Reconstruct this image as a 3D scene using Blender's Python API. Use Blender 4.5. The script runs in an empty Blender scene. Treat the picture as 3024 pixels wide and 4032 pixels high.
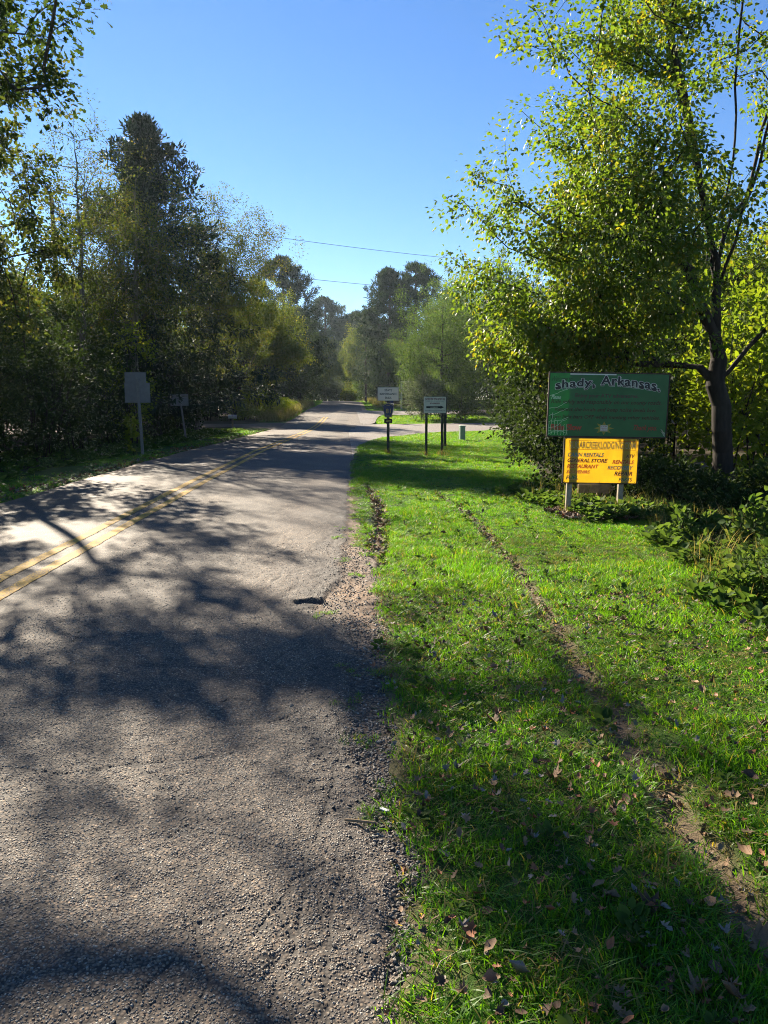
import bpy, math, random
import numpy as np
from mathutils import Vector, Matrix

random.seed(7)
RNG = np.random.default_rng(7)
SC = bpy.context.scene
COL = SC.collection
R = math.radians

# ------------------------------------------------------------------ camera
cam_d = bpy.data.cameras.new("camera")
cam_d.sensor_fit = 'HORIZONTAL'
cam_d.sensor_width = 36.0
cam_d.lens = 34.68
cam_d.clip_start = 0.05
cam_d.clip_end = 3000
cam = bpy.data.objects.new("camera", cam_d)
cam.location = (0, 0, 1.6)
cam.rotation_euler = (R(90 - 8.33), 0, R(-3.066))
COL.objects.link(cam)
SC.camera = cam

# ------------------------------------------------------------------ sky, sun, exposure
SUN_AZ = R(28)      # degrees to the left of the road's direction (+Y)
SUN_EL = R(28)
world = bpy.data.worlds.new("World")
SC.world = world
world.use_nodes = True
wn = world.node_tree
bg = wn.nodes["Background"]
sky = wn.nodes.new("ShaderNodeTexSky")
sky.sky_type = 'NISHITA'
sky.sun_disc = False
sky.sun_elevation = SUN_EL
sky.sun_rotation = -SUN_AZ
sky.altitude = 300
sky.air_density = 1.0
sky.dust_density = 0.0
sky.ozone_density = 3.0
sat = wn.nodes.new("ShaderNodeHueSaturation")
sat.inputs["Saturation"].default_value = 1.2
sat.inputs["Hue"].default_value = 0.508
wn.links.new(sky.outputs[0], sat.inputs["Color"])
wn.links.new(sat.outputs[0], bg.inputs[0])
bg.inputs[1].default_value = 0.05
sun_d = bpy.data.lights.new("sun", 'SUN')
sun_d.energy = 5.0
sun_d.angle = R(0.53)
sun_d.color = (1.0, 0.88, 0.70)
sun = bpy.data.objects.new("sun", sun_d)
sv = Vector((-math.sin(SUN_AZ) * math.cos(SUN_EL), math.cos(SUN_AZ) * math.cos(SUN_EL), math.sin(SUN_EL)))
sun.rotation_euler = sv.to_track_quat('Z', 'Y').to_euler()
sun.location = (-30, 60, 40)
COL.objects.link(sun)
SC.view_settings.view_transform = 'Standard'
SC.view_settings.look = 'None'
SC.view_settings.gamma = 1.0
SC.view_settings.use_curve_mapping = False
SC.view_settings.exposure = 1.8
cy = SC.cycles
cy.max_bounces = 6
cy.diffuse_bounces = 4
cy.glossy_bounces = 2
cy.transmission_bounces = 5
cy.transparent_max_bounces = 4
cy.filter_width = 1.0
cy.use_denoising = True
cy.denoiser = 'OPENIMAGEDENOISE'
cy.denoising_input_passes = 'RGB_ALBEDO_NORMAL'
cy.denoising_prefilter = 'NONE'
cy.sample_clamp_indirect = 4.0
cy.caustics_reflective = False
cy.caustics_refractive = False


# ------------------------------------------------------------------ materials
def new_mat(name):
    m = bpy.data.materials.new(name)
    m.use_nodes = True
    nt = m.node_tree
    return m, nt, nt.nodes["Principled BSDF"], nt.nodes["Material Output"]


def N(nt, t, **kw):
    n = nt.nodes.new(t)
    for k, v in kw.items():
        setattr(n, k, v)
    return n


def mixrgb(nt, a, b, fac, mode='MIX'):
    n = nt.nodes.new("ShaderNodeMix")
    n.data_type = 'RGBA'
    n.blend_type = mode
    for sock, v in ((n.inputs[0], fac), (n.inputs[6], a), (n.inputs[7], b)):
        if hasattr(v, 'is_output'):
            nt.links.new(v, sock)
        elif isinstance(v, (int, float)):
            sock.default_value = v
        else:
            sock.default_value = (*v, 1) if len(v) == 3 else v
    return n.outputs[2]


def ramp(nt, src, stops):
    n = nt.nodes.new("ShaderNodeValToRGB")
    el = n.color_ramp.elements
    while len(el) < len(stops):
        el.new(0.5)
    for e, (p, c) in zip(el, stops):
        e.position = p
        e.color = (*c, 1) if not isinstance(c, (int, float)) else (c, c, c, 1)
    nt.links.new(src, n.inputs[0])
    return n.outputs[0]


def noise(nt, scale, detail=4, rough=0.55, vec=None):
    n = nt.nodes.new("ShaderNodeTexNoise")
    n.inputs["Scale"].default_value = scale
    n.inputs["Detail"].default_value = detail
    n.inputs["Roughness"].default_value = rough
    if vec is not None:
        nt.links.new(vec, n.inputs["Vector"])
    return n.outputs[0]


def objco(nt):
    return nt.nodes.new("ShaderNodeTexCoord").outputs["Object"]


def bump(nt, bsdf, h, strength, dist):
    b = nt.nodes.new("ShaderNodeBump")
    b.inputs["Strength"].default_value = strength
    b.inputs["Distance"].default_value = dist
    nt.links.new(h, b.inputs["Height"])
    nt.links.new(b.outputs[0], bsdf.inputs["Normal"])


def attr(nt, name):
    a = nt.nodes.new("ShaderNodeAttribute")
    a.attribute_name = name
    return a.outputs["Fac"]


def plain(name, col, rough=0.6, var=0.15, scale=8.0, metal=0.0, spec=0.4):
    m, nt, p, out = new_mat(name)
    n = noise(nt, scale, 6, 0.65, objco(nt))
    lo = tuple(max(0, c * (1 - var * 1.6)) for c in col)
    hi = tuple(min(1, c * (1 + var)) for c in col)
    nt.links.new(ramp(nt, n, [(0.3, lo), (0.7, hi)]), p.inputs["Base Color"])
    p.inputs["Roughness"].default_value = rough
    p.inputs["Metallic"].default_value = metal
    p.inputs["Specular IOR Level"].default_value = spec
    return m


def leaf_mat(name, a, b, c=None, trans=0.42, boost=(1.9, 1.7, 0.8), rough=0.65, spec=0.08, patch=False):
    """green leaf: reflects, and lets sunlight through"""
    m, nt, p, out = new_mat(name)
    t = attr(nt, "tint")
    stops = [(0.0, a), (0.65, b)] + ([(1.0, c)] if c else [])
    colr = ramp(nt, t, stops)
    oi = N(nt, "ShaderNodeObjectInfo")
    v = nt.nodes.new("ShaderNodeMapRange")
    nt.links.new(oi.outputs["Random"], v.inputs[0])
    v.inputs[3].default_value = 0.86
    v.inputs[4].default_value = 1.14
    hs = N(nt, "ShaderNodeHueSaturation")
    nt.links.new(v.outputs[0], hs.inputs["Value"])
    if patch:       # lusher and drier patches of the lawn
        gp_ = N(nt, "ShaderNodeNewGeometry").outputs["Position"]
        pn = noise(nt, 0.9, 5, 0.65, gp_)
        colr = mixrgb(nt, colr, (1.18, 1.02, 0.9), ramp(nt, pn, [(0.42, 0.0), (0.62, 1.0)]), 'MULTIPLY')
        pn2 = noise(nt, 2.3, 3, 0.6, gp_)
        colr = mixrgb(nt, colr, (0.62, 0.78, 0.9), ramp(nt, pn2, [(0.5, 0.0), (0.68, 0.8)]), 'MULTIPLY')
    nt.links.new(colr, hs.inputs["Color"])
    nt.links.new(hs.outputs[0], p.inputs["Base Color"])
    p.inputs["Roughness"].default_value = rough
    p.inputs["Specular IOR Level"].default_value = spec
    tr = N(nt, "ShaderNodeBsdfTranslucent")
    nt.links.new(mixrgb(nt, hs.outputs[0], boost, 1.0, 'MULTIPLY'), tr.inputs[0])
    mx = N(nt, "ShaderNodeMixShader")
    mx.inputs[0].default_value = trans
    nt.links.new(p.outputs[0], mx.inputs[1])
    nt.links.new(tr.outputs[0], mx.inputs[2])
    nt.links.new(mx.outputs[0], out.inputs[0])
    return m


def sheet_mat(name, col, trans=0.5, rough=0.45, var=0.08, boost=1.0):
    """thin sign sheet that glows a little when the sun stands behind it"""
    m, nt, p, out = new_mat(name)
    n = noise(nt, 5, 5, 0.6, objco(nt))
    c = ramp(nt, n, [(0.3, tuple(x * (1 - var * 2) for x in col)), (0.7, tuple(min(1, x * (1 + var)) for x in col))])
    nt.links.new(c, p.inputs["Base Color"])
    p.inputs["Roughness"].default_value = rough
    tr = N(nt, "ShaderNodeBsdfTranslucent")
    nt.links.new(mixrgb(nt, c, (boost, boost, boost), 1.0, 'MULTIPLY'), tr.inputs[0])
    mx = N(nt, "ShaderNodeMixShader")
    mx.inputs[0].default_value = trans
    nt.links.new(p.outputs[0], mx.inputs[1])
    nt.links.new(tr.outputs[0], mx.inputs[2])
    nt.links.new(mx.outputs[0], out.inputs[0])
    return m


def bark_mat(name, a, b, scale=9):
    m, nt, p, out = new_mat(name)
    co = objco(nt)
    mp = N(nt, "ShaderNodeMapping")
    mp.inputs["Scale"].default_value = (1, 1, 0.22)
    nt.links.new(co, mp.inputs[0])
    n1 = noise(nt, scale, 7, 0.7, mp.outputs[0])
    n2 = noise(nt, 1.3, 3, 0.5, co)
    c = mixrgb(nt, ramp(nt, n1, [(0.32, a), (0.68, b)]), (0.06, 0.065, 0.045), ramp(nt, n2, [(0.5, 0.0), (0.75, 0.4)]))
    nt.links.new(c, p.inputs["Base Color"])
    p.inputs["Roughness"].default_value = 0.9
    p.inputs["Specular IOR Level"].default_value = 0.2
    bump(nt, p, n1, 0.9, 0.02)
    return m


def asphalt_mat():
    m, nt, p, out = new_mat("asphalt_chipseal")
    co = objco(nt)
    vo = N(nt, "ShaderNodeTexVoronoi")
    vo.inputs["Scale"].default_value = 85
    nt.links.new(co, vo.inputs["Vector"])
    sep = N(nt, "ShaderNodeSeparateColor")
    nt.links.new(vo.outputs["Color"], sep.inputs[0])
    chip = ramp(nt, sep.outputs[0], [(0.0, (0.045, 0.042, 0.041)), (0.35, (0.085, 0.079, 0.073)), (0.7, (0.13, 0.116, 0.098)), (0.93, (0.19, 0.165, 0.13)), (1.0, (0.34, 0.31, 0.26))])
    gap = ramp(nt, vo.outputs["Distance"], [(0.25, 0.0), (0.62, 1.0)])
    c = mixrgb(nt, chip, (0.022, 0.022, 0.023), gap)
    big = noise(nt, 0.8, 5, 0.6, co)
    c = mixrgb(nt, c, (0.62, 0.62, 0.66), ramp(nt, big, [(0.38, 0.95), (0.62, 0.0)]), 'MULTIPLY')
    mid = noise(nt, 6, 4, 0.6, co)
    c = mixrgb(nt, c, (0.75, 0.74, 0.72), ramp(nt, mid, [(0.3, 0.6), (0.65, 0.0)]), 'MULTIPLY')
    worn = attr(nt, "worn")            # wheel paths: paler, more polished stone
    c = mixrgb(nt, c, (1.35, 1.28, 1.2), worn, 'MULTIPLY')
    tar = attr(nt, "tar")              # bare binder where chips have gone, tar in the cracks
    c = mixrgb(nt, c, (0.018, 0.0175, 0.018), tar)
    dirt = attr(nt, "dirt")
    dn = noise(nt, 18, 6, 0.7, co)
    dc = ramp(nt, dn, [(0.3, (0.06, 0.047, 0.035)), (0.55, (0.13, 0.098, 0.066)), (0.75, (0.21, 0.155, 0.105))])
    c = mixrgb(nt, c, dc, dirt)
    c = mixrgb(nt, c, (1.65, 1.34, 1.04), 1.0, 'MULTIPLY')
    nt.links.new(c, p.inputs["Base Color"])
    p.inputs["Roughness"].default_value = 0.8
    p.inputs["Specular IOR Level"].default_value = 0.45
    hgt = N(nt, "ShaderNodeMath", operation='SUBTRACT')
    hgt.inputs[0].default_value = 1.0
    nt.links.new(vo.outputs["Distance"], hgt.inputs[1])
    bump(nt, p, hgt.outputs[0], 0.42, 0.005)
    return m


def ground_mat():
    m, nt, p, out = new_mat("ground_soil_and_turf")
    co = objco(nt)
    n1 = noise(nt, 7, 6, 0.7, co)
    n2 = noise(nt, 60, 4, 0.7, co)
    n3 = noise(nt, 0.6, 4, 0.6, co)
    turf = ramp(nt, n1, [(0.3, (0.03, 0.065, 0.008)), (0.7, (0.06, 0.12, 0.015))])
    turf = mixrgb(nt, turf, (0.075, 0.06, 0.03), ramp(nt, n2, [(0.5, 0.0), (0.72, 0.8)]))
    litter = ramp(nt, n2, [(0.3, (0.02, 0.015, 0.010)), (0.5, (0.06, 0.042, 0.026)), (0.7, (0.12, 0.08, 0.05))])
    litter = mixrgb(nt, litter, (0.025, 0.035, 0.012), ramp(nt, n3, [(0.45, 0.0), (0.6, 0.7)]))
    soil = ramp(nt, n2, [(0.3, (0.08, 0.058, 0.04)), (0.55, (0.17, 0.122, 0.082)), (0.75, (0.27, 0.195, 0.135))])
    c = mixrgb(nt, turf, litter, attr(nt, "litter"))
    c = mixrgb(nt, c, soil, attr(nt, "soil"))
    nt.links.new(c, p.inputs["Base Color"])
    p.inputs["Roughness"].default_value = 0.95
    p.inputs["Specular IOR Level"].default_value = 0.15
    bump(nt, p, n2, 0.8, 0.02)
    return m


def gravel_mat():
    m, nt, p, out = new_mat("gravel_lane")
    co = objco(nt)
    vo = N(nt, "ShaderNodeTexVoronoi")
    vo.inputs["Scale"].default_value = 40
    nt.links.new(co, vo.inputs["Vector"])
    sep = N(nt, "ShaderNodeSeparateColor")
    nt.links.new(vo.outputs["Color"], sep.inputs[0])
    c = ramp(nt, sep.outputs[0], [(0.0, (0.10, 0.09, 0.085)), (1.0, (0.26, 0.23, 0.21))])
    n = noise(nt, 0.5, 5, 0.6, co)
    c = mixrgb(nt, c, (0.14, 0.095, 0.065), ramp(nt, n, [(0.45, 0.0), (0.7, 0.6)]))
    nt.links.new(c, p.inputs["Base Color"])
    p.inputs["Roughness"].default_value = 0.9
    bump(nt, p, vo.outputs["Distance"], 0.6, 0.02)
    return m


def line_mat():
    m, nt, p, out = new_mat("worn_yellow_line_paint")
    co = objco(nt)
    vo = N(nt, "ShaderNodeTexVoronoi")
    vo.inputs["Scale"].default_value = 85
    nt.links.new(co, vo.inputs["Vector"])
    sep = N(nt, "ShaderNodeSeparateColor")
    nt.links.new(vo.outputs["Color"], sep.inputs[0])
    n = noise(nt, 9, 6, 0.7, co)
    y = ramp(nt, n, [(0.3, (0.36, 0.20, 0.028)), (0.7, (0.60, 0.36, 0.06))])
    n2 = noise(nt, 3, 5, 0.7, co)
    add = N(nt, "ShaderNodeMath", operation='MULTIPLY_ADD')
    nt.links.new(sep.outputs[1], add.inputs[0])
    add.inputs[1].default_value = 0.45
    nt.links.new(n2, add.inputs[2])
    c = mixrgb(nt, y, (0.085, 0.078, 0.07), ramp(nt, add.outputs[0], [(0.74, 0.0), (0.92, 0.85)]))
    nt.links.new(c, p.inputs["Base Color"])
    p.inputs["Roughness"].default_value = 0.8
    p.inputs["Specular IOR Level"].default_value = 0.2
    bump(nt, p, vo.outputs["Distance"], 0.35, 0.004)
    return m


M = {}
M['hero'] = leaf_mat("redbud_leaf", (0.04, 0.085, 0.013), (0.08, 0.13, 0.02), (0.21, 0.17, 0.02), trans=0.57, boost=(2.4, 2.1, 0.65), rough=0.45, spec=0.35)
M['oak'] = leaf_mat("oak_leaf", (0.026, 0.052, 0.014), (0.05, 0.08, 0.02), (0.09, 0.09, 0.025), trans=0.42, boost=(1.6, 1.6, 0.7))
M['olive'] = leaf_mat("olive_autumn_leaf", (0.032, 0.058, 0.015), (0.065, 0.09, 0.022), (0.13, 0.11, 0.03), trans=0.48, boost=(1.8, 1.6, 0.7))
M['yellow'] = leaf_mat("yellowing_leaf", (0.05, 0.085, 0.015), (0.10, 0.135, 0.022), (0.18, 0.16, 0.03), trans=0.52)
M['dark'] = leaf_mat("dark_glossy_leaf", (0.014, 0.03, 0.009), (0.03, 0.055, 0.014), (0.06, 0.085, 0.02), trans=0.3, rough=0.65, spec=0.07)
M['mid'] = leaf_mat("green_leaf", (0.036, 0.078, 0.017), (0.07, 0.125, 0.024), (0.12, 0.15, 0.03), trans=0.46)
M['bright'] = leaf_mat("backlit_yellow_green_leaf", (0.06, 0.11, 0.012), (0.11, 0.16, 0.02), (0.17, 0.2, 0.025), trans=0.58, boost=(2.3, 2.0, 0.6))
M['pale'] = leaf_mat("pale_grey_green_leaf", (0.06, 0.085, 0.05), (0.11, 0.135, 0.08), (0.17, 0.19, 0.12), trans=0.35, boost=(1.4, 1.4, 1.0))
M['cedar'] = leaf_mat("cedar_scale_foliage", (0.010, 0.022, 0.010), (0.02, 0.038, 0.016), (0.04, 0.055, 0.02), trans=0.18, boost=(1.3, 1.3, 0.8), spec=0.25)
M['pine'] = leaf_mat("pine_needles", (0.018, 0.036, 0.014), (0.035, 0.06, 0.02), (0.06, 0.08, 0.03), trans=0.25, boost=(1.4, 1.4, 0.8))
M['grass'] = leaf_mat("lawn_grass_blade", (0.05, 0.15, 0.008), (0.10, 0.25, 0.015), (0.24, 0.21, 0.06), trans=0.55, boost=(2.3, 2.05, 0.6), rough=0.45, spec=0.35, patch=True)
M['weed'] = leaf_mat("weed_leaf", (0.04, 0.085, 0.02), (0.08, 0.13, 0.03), (0.14, 0.17, 0.05), trans=0.45, boost=(1.8, 1.7, 0.8))
M['tall'] = leaf_mat("tall_dry_grass", (0.09, 0.11, 0.03), (0.16, 0.16, 0.05), (0.26, 0.21, 0.09), trans=0.45, boost=(1.6, 1.5, 0.8))
M['bark'] = bark_mat("dark_bark", (0.012, 0.010, 0.008), (0.042, 0.033, 0.026))
M['greybark'] = bark_mat("grey_bark", (0.05, 0.046, 0.04), (0.14, 0.13, 0.115))
M['lichen'] = bark_mat("lichen_bark", (0.06, 0.055, 0.035), (0.17, 0.16, 0.10))
M['pinebark'] = bark_mat("pine_bark", (0.03, 0.02, 0.015), (0.10, 0.065, 0.045))
M['asphalt'] = asphalt_mat()
M['ground'] = ground_mat()
M['gravel'] = gravel_mat()
M['line'] = line_mat()
M['dirt'] = plain('packed_brown_dirt', (0.11, 0.08, 0.055), .95, .3, 3)
M['alu'] = plain("weathered_aluminium", (0.17, 0.18, 0.185), 0.55, 0.12, 6, metal=0.3)
M['galv'] = plain("galvanised_post", (0.19, 0.195, 0.185), 0.6, 0.15, 20, metal=0.2)
M['darkpost'] = plain("dark_green_steel_post", (0.018, 0.03, 0.022), 0.5, 0.25, 20)
M['wood'] = plain("grey_timber_post", (0.30, 0.25, 0.18), 0.85, 0.25, 18)
M['oldwood'] = plain("old_brown_timber", (0.22, 0.155, 0.09), 0.9, 0.3, 14)
M['frame'] = plain("rusty_brown_frame", (0.055, 0.03, 0.02), 0.75, 0.45, 14)
M['signwhite'] = plain("dull_white_sign_sheet", (0.84, 0.72, 0.58), 0.5, 0.06, 5)
M['infosign'] = plain("grey_white_sign_sheet", (0.76, 0.70, 0.57), 0.5, 0.08, 5)
M['black'] = plain("black_sign_paint", (0.012, 0.011, 0.012), 0.6, 0.2)
M['blue'] = plain("county_route_blue", (0.012, 0.03, 0.11), 0.4, 0.15, 8)
M['sgold'] = plain("county_route_gold", (0.45, 0.34, 0.06), 0.5, 0.1)
M['redpaint'] = plain("dark_red_sign_ink", (0.20, 0.025, 0.02), 0.5, 0.15)
M['white'] = plain("white_paint", (0.75, 0.74, 0.70), 0.5, 0.06)
M['pedestal'] = plain("pale_green_utility_plastic", (0.36, 0.46, 0.36), 0.5, 0.08)
M['ply'] = plain("weathered_plywood", (0.26, 0.2, 0.13), 0.9, 0.3, 10)
M['metalbox'] = plain("grey_metal_mailbox", (0.42, 0.42, 0.40), 0.45, 0.12, 9, metal=0.4)
M['blackbox'] = plain("black_metal_mailbox", (0.02, 0.02, 0.021), 0.45, 0.2)
M['wire'] = plain("power_cable", (0.03, 0.03, 0.03), 0.6, 0.1)
M['green_sheet'] = sheet_mat("green_vinyl_sheet", (0.028, 0.21, 0.06), 0.5, 0.32, 0.1)
M['yellow_sheet'] = sheet_mat("yellow_plastic_sheet", (0.70, 0.535, 0.085), 0.72, 0.45, 0.06, 1.05)
M['t_black'] = sheet_mat("black_vinyl_ink", (0.012, 0.012, 0.012), 0.2)
M['t_pale'] = sheet_mat("pale_vinyl_ink", (0.8, 0.8, 0.7), 0.3)
M['t_olive'] = sheet_mat("faded_dark_olive_ink", (0.035, 0.04, 0.015), 0.4)
M['t_halo'] = sheet_mat("faded_yellow_olive_halo", (0.16, 0.17, 0.05), 0.4)
M['t_brown'] = sheet_mat("faded_brown_ink", (0.10, 0.085, 0.055), 0.4)
M['t_red'] = sheet_mat("faded_red_ink", (0.62, 0.10, 0.035), 0.45)
M['t_teal'] = sheet_mat("faded_teal_ink", (0.13, 0.36, 0.38), 0.5)
M['t_plum'] = sheet_mat("dark_plum_ink", (0.09, 0.03, 0.035), 0.4)
M['t_orange'] = sheet_mat("faded_salmon_ink", (0.74, 0.30, 0.12), 0.5)
M['t_green'] = sheet_mat("faded_green_ink", (0.05, 0.24, 0.10), 0.45)
M['t_cream'] = sheet_mat("cream_ink", (0.86, 0.68, 0.34), 0.6)
M['t_halo_y'] = sheet_mat("pale_peach_halo", (0.88, 0.62, 0.24), 0.65)
M['t_gold'] = sheet_mat("dull_gold_ink", (0.42, 0.36, 0.05), 0.4)
M['peel'] = sheet_mat("bare_white_sheet", (0.82, 0.80, 0.66), 0.62)


# ------------------------------------------------------------------ mesh helpers
def mesh_np(name, V, loops, starts, totals, smooth=False, attrs=None):
    me = bpy.data.meshes.new(name)
    V = np.ascontiguousarray(V, np.float32)
    me.vertices.add(len(V))
    me.vertices.foreach_set("co", V.ravel())
    me.loops.add(len(loops))
    me.loops.foreach_set("vertex_index", np.ascontiguousarray(loops, np.int32))
    me.polygons.add(len(starts))
    me.polygons.foreach_set("loop_start", np.ascontiguousarray(starts, np.int32))
    me.polygons.foreach_set("loop_total", np.ascontiguousarray(totals, np.int32))
    if smooth:
        me.polygons.foreach_set("use_smooth", np.ones(len(starts), bool))
    me.update(calc_edges=True)
    for k, v in (attrs or {}).items():
        a = me.attributes.new(k, 'FLOAT', 'POINT')
        a.data.foreach_set("value", np.ascontiguousarray(v, np.float32))
    return me


def quads_mesh(name, V, Q, smooth=False, attrs=None):
    Q = np.asarray(Q, np.int32)
    n = len(Q)
    k = Q.shape[1]
    return mesh_np(name, V, Q.ravel(), np.arange(n) * k, np.full(n, k), smooth, attrs)


class MB:
    """collects simple solids into one mesh"""
    def __init__(s):
        s.v = []
        s.f = []

    def box(s, x0, x1, y0, y1, z0, z1, bev=0.0):
        b = len(s.v)
        s.v += [(x, y, z) for z in (z0, z1) for x, y in ((x0, y0), (x1, y0), (x1, y1), (x0, y1))]
        s.f += [tuple(b + i for i in q) for q in ((3, 2, 1, 0), (4, 5, 6, 7), (0, 1, 5, 4), (1, 2, 6, 5), (2, 3, 7, 6), (3, 0, 4, 7))]
        return s

    def tube(s, pts, rad, k=8, cap=True):
        pts = [Vector(p) for p in pts]
        rads = rad if isinstance(rad, (list, tuple)) else [rad] * len(pts)
        b = len(s.v)
        for i, p in enumerate(pts):
            d = (pts[min(i + 1, len(pts) - 1)] - pts[max(i - 1, 0)]).normalized()
            u = d.cross(Vector((0, 0, 1)) if abs(d.z) < 0.9 else Vector((1, 0, 0))).normalized()
            w = d.cross(u)
            for j in range(k):
                a = 2 * math.pi * j / k
                s.v.append(tuple(p + (u * math.cos(a) + w * math.sin(a)) * rads[i]))
        for i in range(len(pts) - 1):
            for j in range(k):
                s.f.append((b + i * k + j, b + i * k + (j + 1) % k, b + (i + 1) * k + (j + 1) % k, b + (i + 1) * k + j))
        if cap:
            s.f.append(tuple(b + j for j in range(k))[::-1])
            s.f.append(tuple(b + (len(pts) - 1) * k + j for j in range(k)))
        return s

    def prism(s, poly, y0, y1):
        """poly in (x, z), extruded along y"""
        b = len(s.v)
        n = len(poly)
        s.v += [(x, y0, z) for x, z in poly] + [(x, y1, z) for x, z in poly]
        s.f.append(tuple(range(b, b + n)))
        s.f.append(tuple(range(b + 2 * n - 1, b + n - 1, -1)))
        for i in range(n):
            j = (i + 1) % n
            s.f.append((b + j, b + i, b + n + i, b + n + j))
        return s

    def build(s, name, mat, parent=None, smooth=False, bevel=0.0):
        me = bpy.data.meshes.new(name)
        me.from_pydata(s.v, [], s.f)
        me.update()
        if smooth:
            me.polygons.foreach_set("use_smooth", np.ones(len(me.polygons), bool))
        return link(name, me, mat, parent, bevel)


def link(name, me, mat, parent=None, bevel=0.0):
    o = bpy.data.objects.new(name, me)
    if mat is not None and not me.materials:
        me.materials.append(mat)
    COL.objects.link(o)
    if parent is not None:
        o.parent = parent
    if bevel:
        b = o.modifiers.new("bevel", 'BEVEL')
        b.width = bevel
        b.segments = 2
        b.limit_method = 'ANGLE'
    return o


def empty(name, loc, label=None, cat=None, group=None, rz=0.0):
    o = bpy.data.objects.new(name, None)
    o.empty_display_size = 0.2
    o.location = loc
    o.rotation_euler = (0, 0, rz)
    COL.objects.link(o)
    tag(o, label, cat, group)
    return o


def tag(o, label=None, cat=None, group=None, kind=None):
    if label:
        o["label"] = label
    if cat:
        o["category"] = cat
    if group:
        o["group"] = group
    if kind:
        o["kind"] = kind
    return o


def copy_tree(o, loc, rz=0.0, sc=(1, 1, 1), label=None, cat=None, group=None):
    c = o.copy()
    COL.objects.link(c)
    c.location = loc
    c.rotation_euler = (0, 0, rz)
    c.scale = sc
    tag(c, label, cat, group)
    for ch in [x for x in bpy.data.objects if x.parent == o]:
        d = ch.copy()
        COL.objects.link(d)
        d.parent = c
    return c


def vnoise(x, y, s, seed=0):
    """smooth value noise on arrays"""
    r = np.random.default_rng(seed).random((64, 64))
    x = np.asarray(x) * s
    y = np.asarray(y) * s
    xi = np.floor(x).astype(int)
    yi = np.floor(y).astype(int)
    fx = x - xi
    fy = y - yi
    fx = fx * fx * (3 - 2 * fx)
    fy = fy * fy * (3 - 2 * fy)
    g = lambda i, j: r[i % 64, j % 64]
    return ((g(xi, yi) * (1 - fx) + g(xi + 1, yi) * fx) * (1 - fy) + (g(xi, yi + 1) * (1 - fx) + g(xi + 1, yi + 1) * fx) * fy) * 2 - 1


# ------------------------------------------------------------------ the lie of the land
def itp(y, pts):
    p = np.array(pts, float)
    return np.interp(y, p[:, 0], p[:, 1])


def zprof(y):
    return itp(y, [(-500, 0), (46, 0), (52, 0.1), (76, 0.98), (110, 1.88), (122, 2.0), (150, 1.5), (200, 1.2), (900, 1.2)])


def road_c(y):      # the painted centre of the road
    return itp(y, [(-60, -2.97), (15, -2.97), (25, -2.85), (36, -2.4), (42, -2.15), (55, -1.7), (76, -1.1), (100, -0.45), (112, -0.6), (125, -2.0), (145, -6), (180, -16)])


def road_l(y):
    return road_c(y) - 2.6 - 0.06 * vnoise(y, 0 * y, 0.7, 3) - 0.1 * vnoise(y, 0 * y, 0.13, 4)


def asph_r(y):      # ragged right edge of the asphalt
    base = itp(y, [(-10, 0.10), (1.5, 0.14), (2.3, 0.09), (2.8, 0.05), (3.4, -0.05), (4.3, 0.0), (4.9, 0.02), (5.3, -0.12), (5.7, -0.30), (6.1, -0.24), (6.5, -0.10), (7.2, -0.06), (8, -0.03), (9.9, -0.02), (10.5, 0.03), (14, 0.05), (20, 0.15), (28, 0.3), (36, 0.75), (42, 1.0), (55, 1.4), (76, 1.8), (110, 2.2), (125, 0.9), (145, -3), (180, -13)])
    w = itp(y, [(0, 1), (12, 1), (25, 0.5)])
    return base + w * (0.05 * vnoise(y, 0 * y, 3.1, 5) + 0.03 * vnoise(y, 0 * y, 9.0, 6))


def lawn_l(y):      # where the grass starts right of the road
    base = itp(y, [(-10, 0.14), (1.7, 0.15), (2.4, 0.18), (3.3, 0.21), (4.05, 0.25), (4.7, 0.22), (5.5, 0.22), (6.7, 0.26), (7.7, 0.22), (8.5, 0.15), (10.3, 0.10), (14.5, 0.11), (20.2, 0.2), (27.9, 0.54), (32, 1.15), (35.5, 1.9), (39.8, 3.9), (44.4, 8.5), (46, 14), (49, 30), (200, 400)])
    return base + 0.05 * vnoise(y, 0 * y, 2.3, 8) + 0.03 * vnoise(y, 0 * y, 7.0, 9)


def lawn_r(y):      # where the lawn meets the bushes
    return itp(y, [(-10, 4.2), (3, 3.6), (5.2, 3.2), (5.7, 3.1), (7.8, 3.75), (9.6, 4.3), (10.3, 4.1), (11.2, 3.6), (12.6, 3.1), (13.6, 3.5), (16, 4.2), (21.7, 5.3), (44.4, 9.6), (50, 12)])


RUT_B = np.array([(13.8, 1.68), (12, 1.74), (10, 1.82), (7.65, 1.74), (5.52, 1.57), (4.0, 1.45), (3.1, 1.37), (2.64, 1.33), (2.1, 1.3), (0, 1.2)])[::-1]
RUT_A = np.array([(16, 0.33), (14, 0.45), (12.3, 0.52), (10.3, 0.5), (8.2, 0.37), (7.3, 0.28)])[::-1]


def rut_mask(x, y):
    a = np.interp(y, RUT_B[:, 0], RUT_B[:, 1])
    wob = 0.03 * vnoise(y, 0 * y, 3, 11) + 0.025 * vnoise(y, 0 * y, 8, 12)
    wb = np.interp(y, [0, 2, 3, 5, 8, 11, 13, 14.2], [0.095, 0.10, 0.10, 0.10, 0.085, 0.07, 0.055, 0.0])
    m = np.clip(1.35 - np.abs(x - a - wob) / np.maximum(wb, 1e-3), 0, 1) * (y < 14.2)
    b = np.interp(y, RUT_A[:, 0], RUT_A[:, 1])
    wa = np.interp(y, [7.2, 8, 10, 13, 16], [0.08, 0.14, 0.12, 0.09, 0.0])
    m2 = np.clip(1.35 - np.abs(x - b - wob) / np.maximum(wa, 1e-3), 0, 1) * (y < 16) * (y > 7.2)
    return np.maximum(m, m2)


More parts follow.
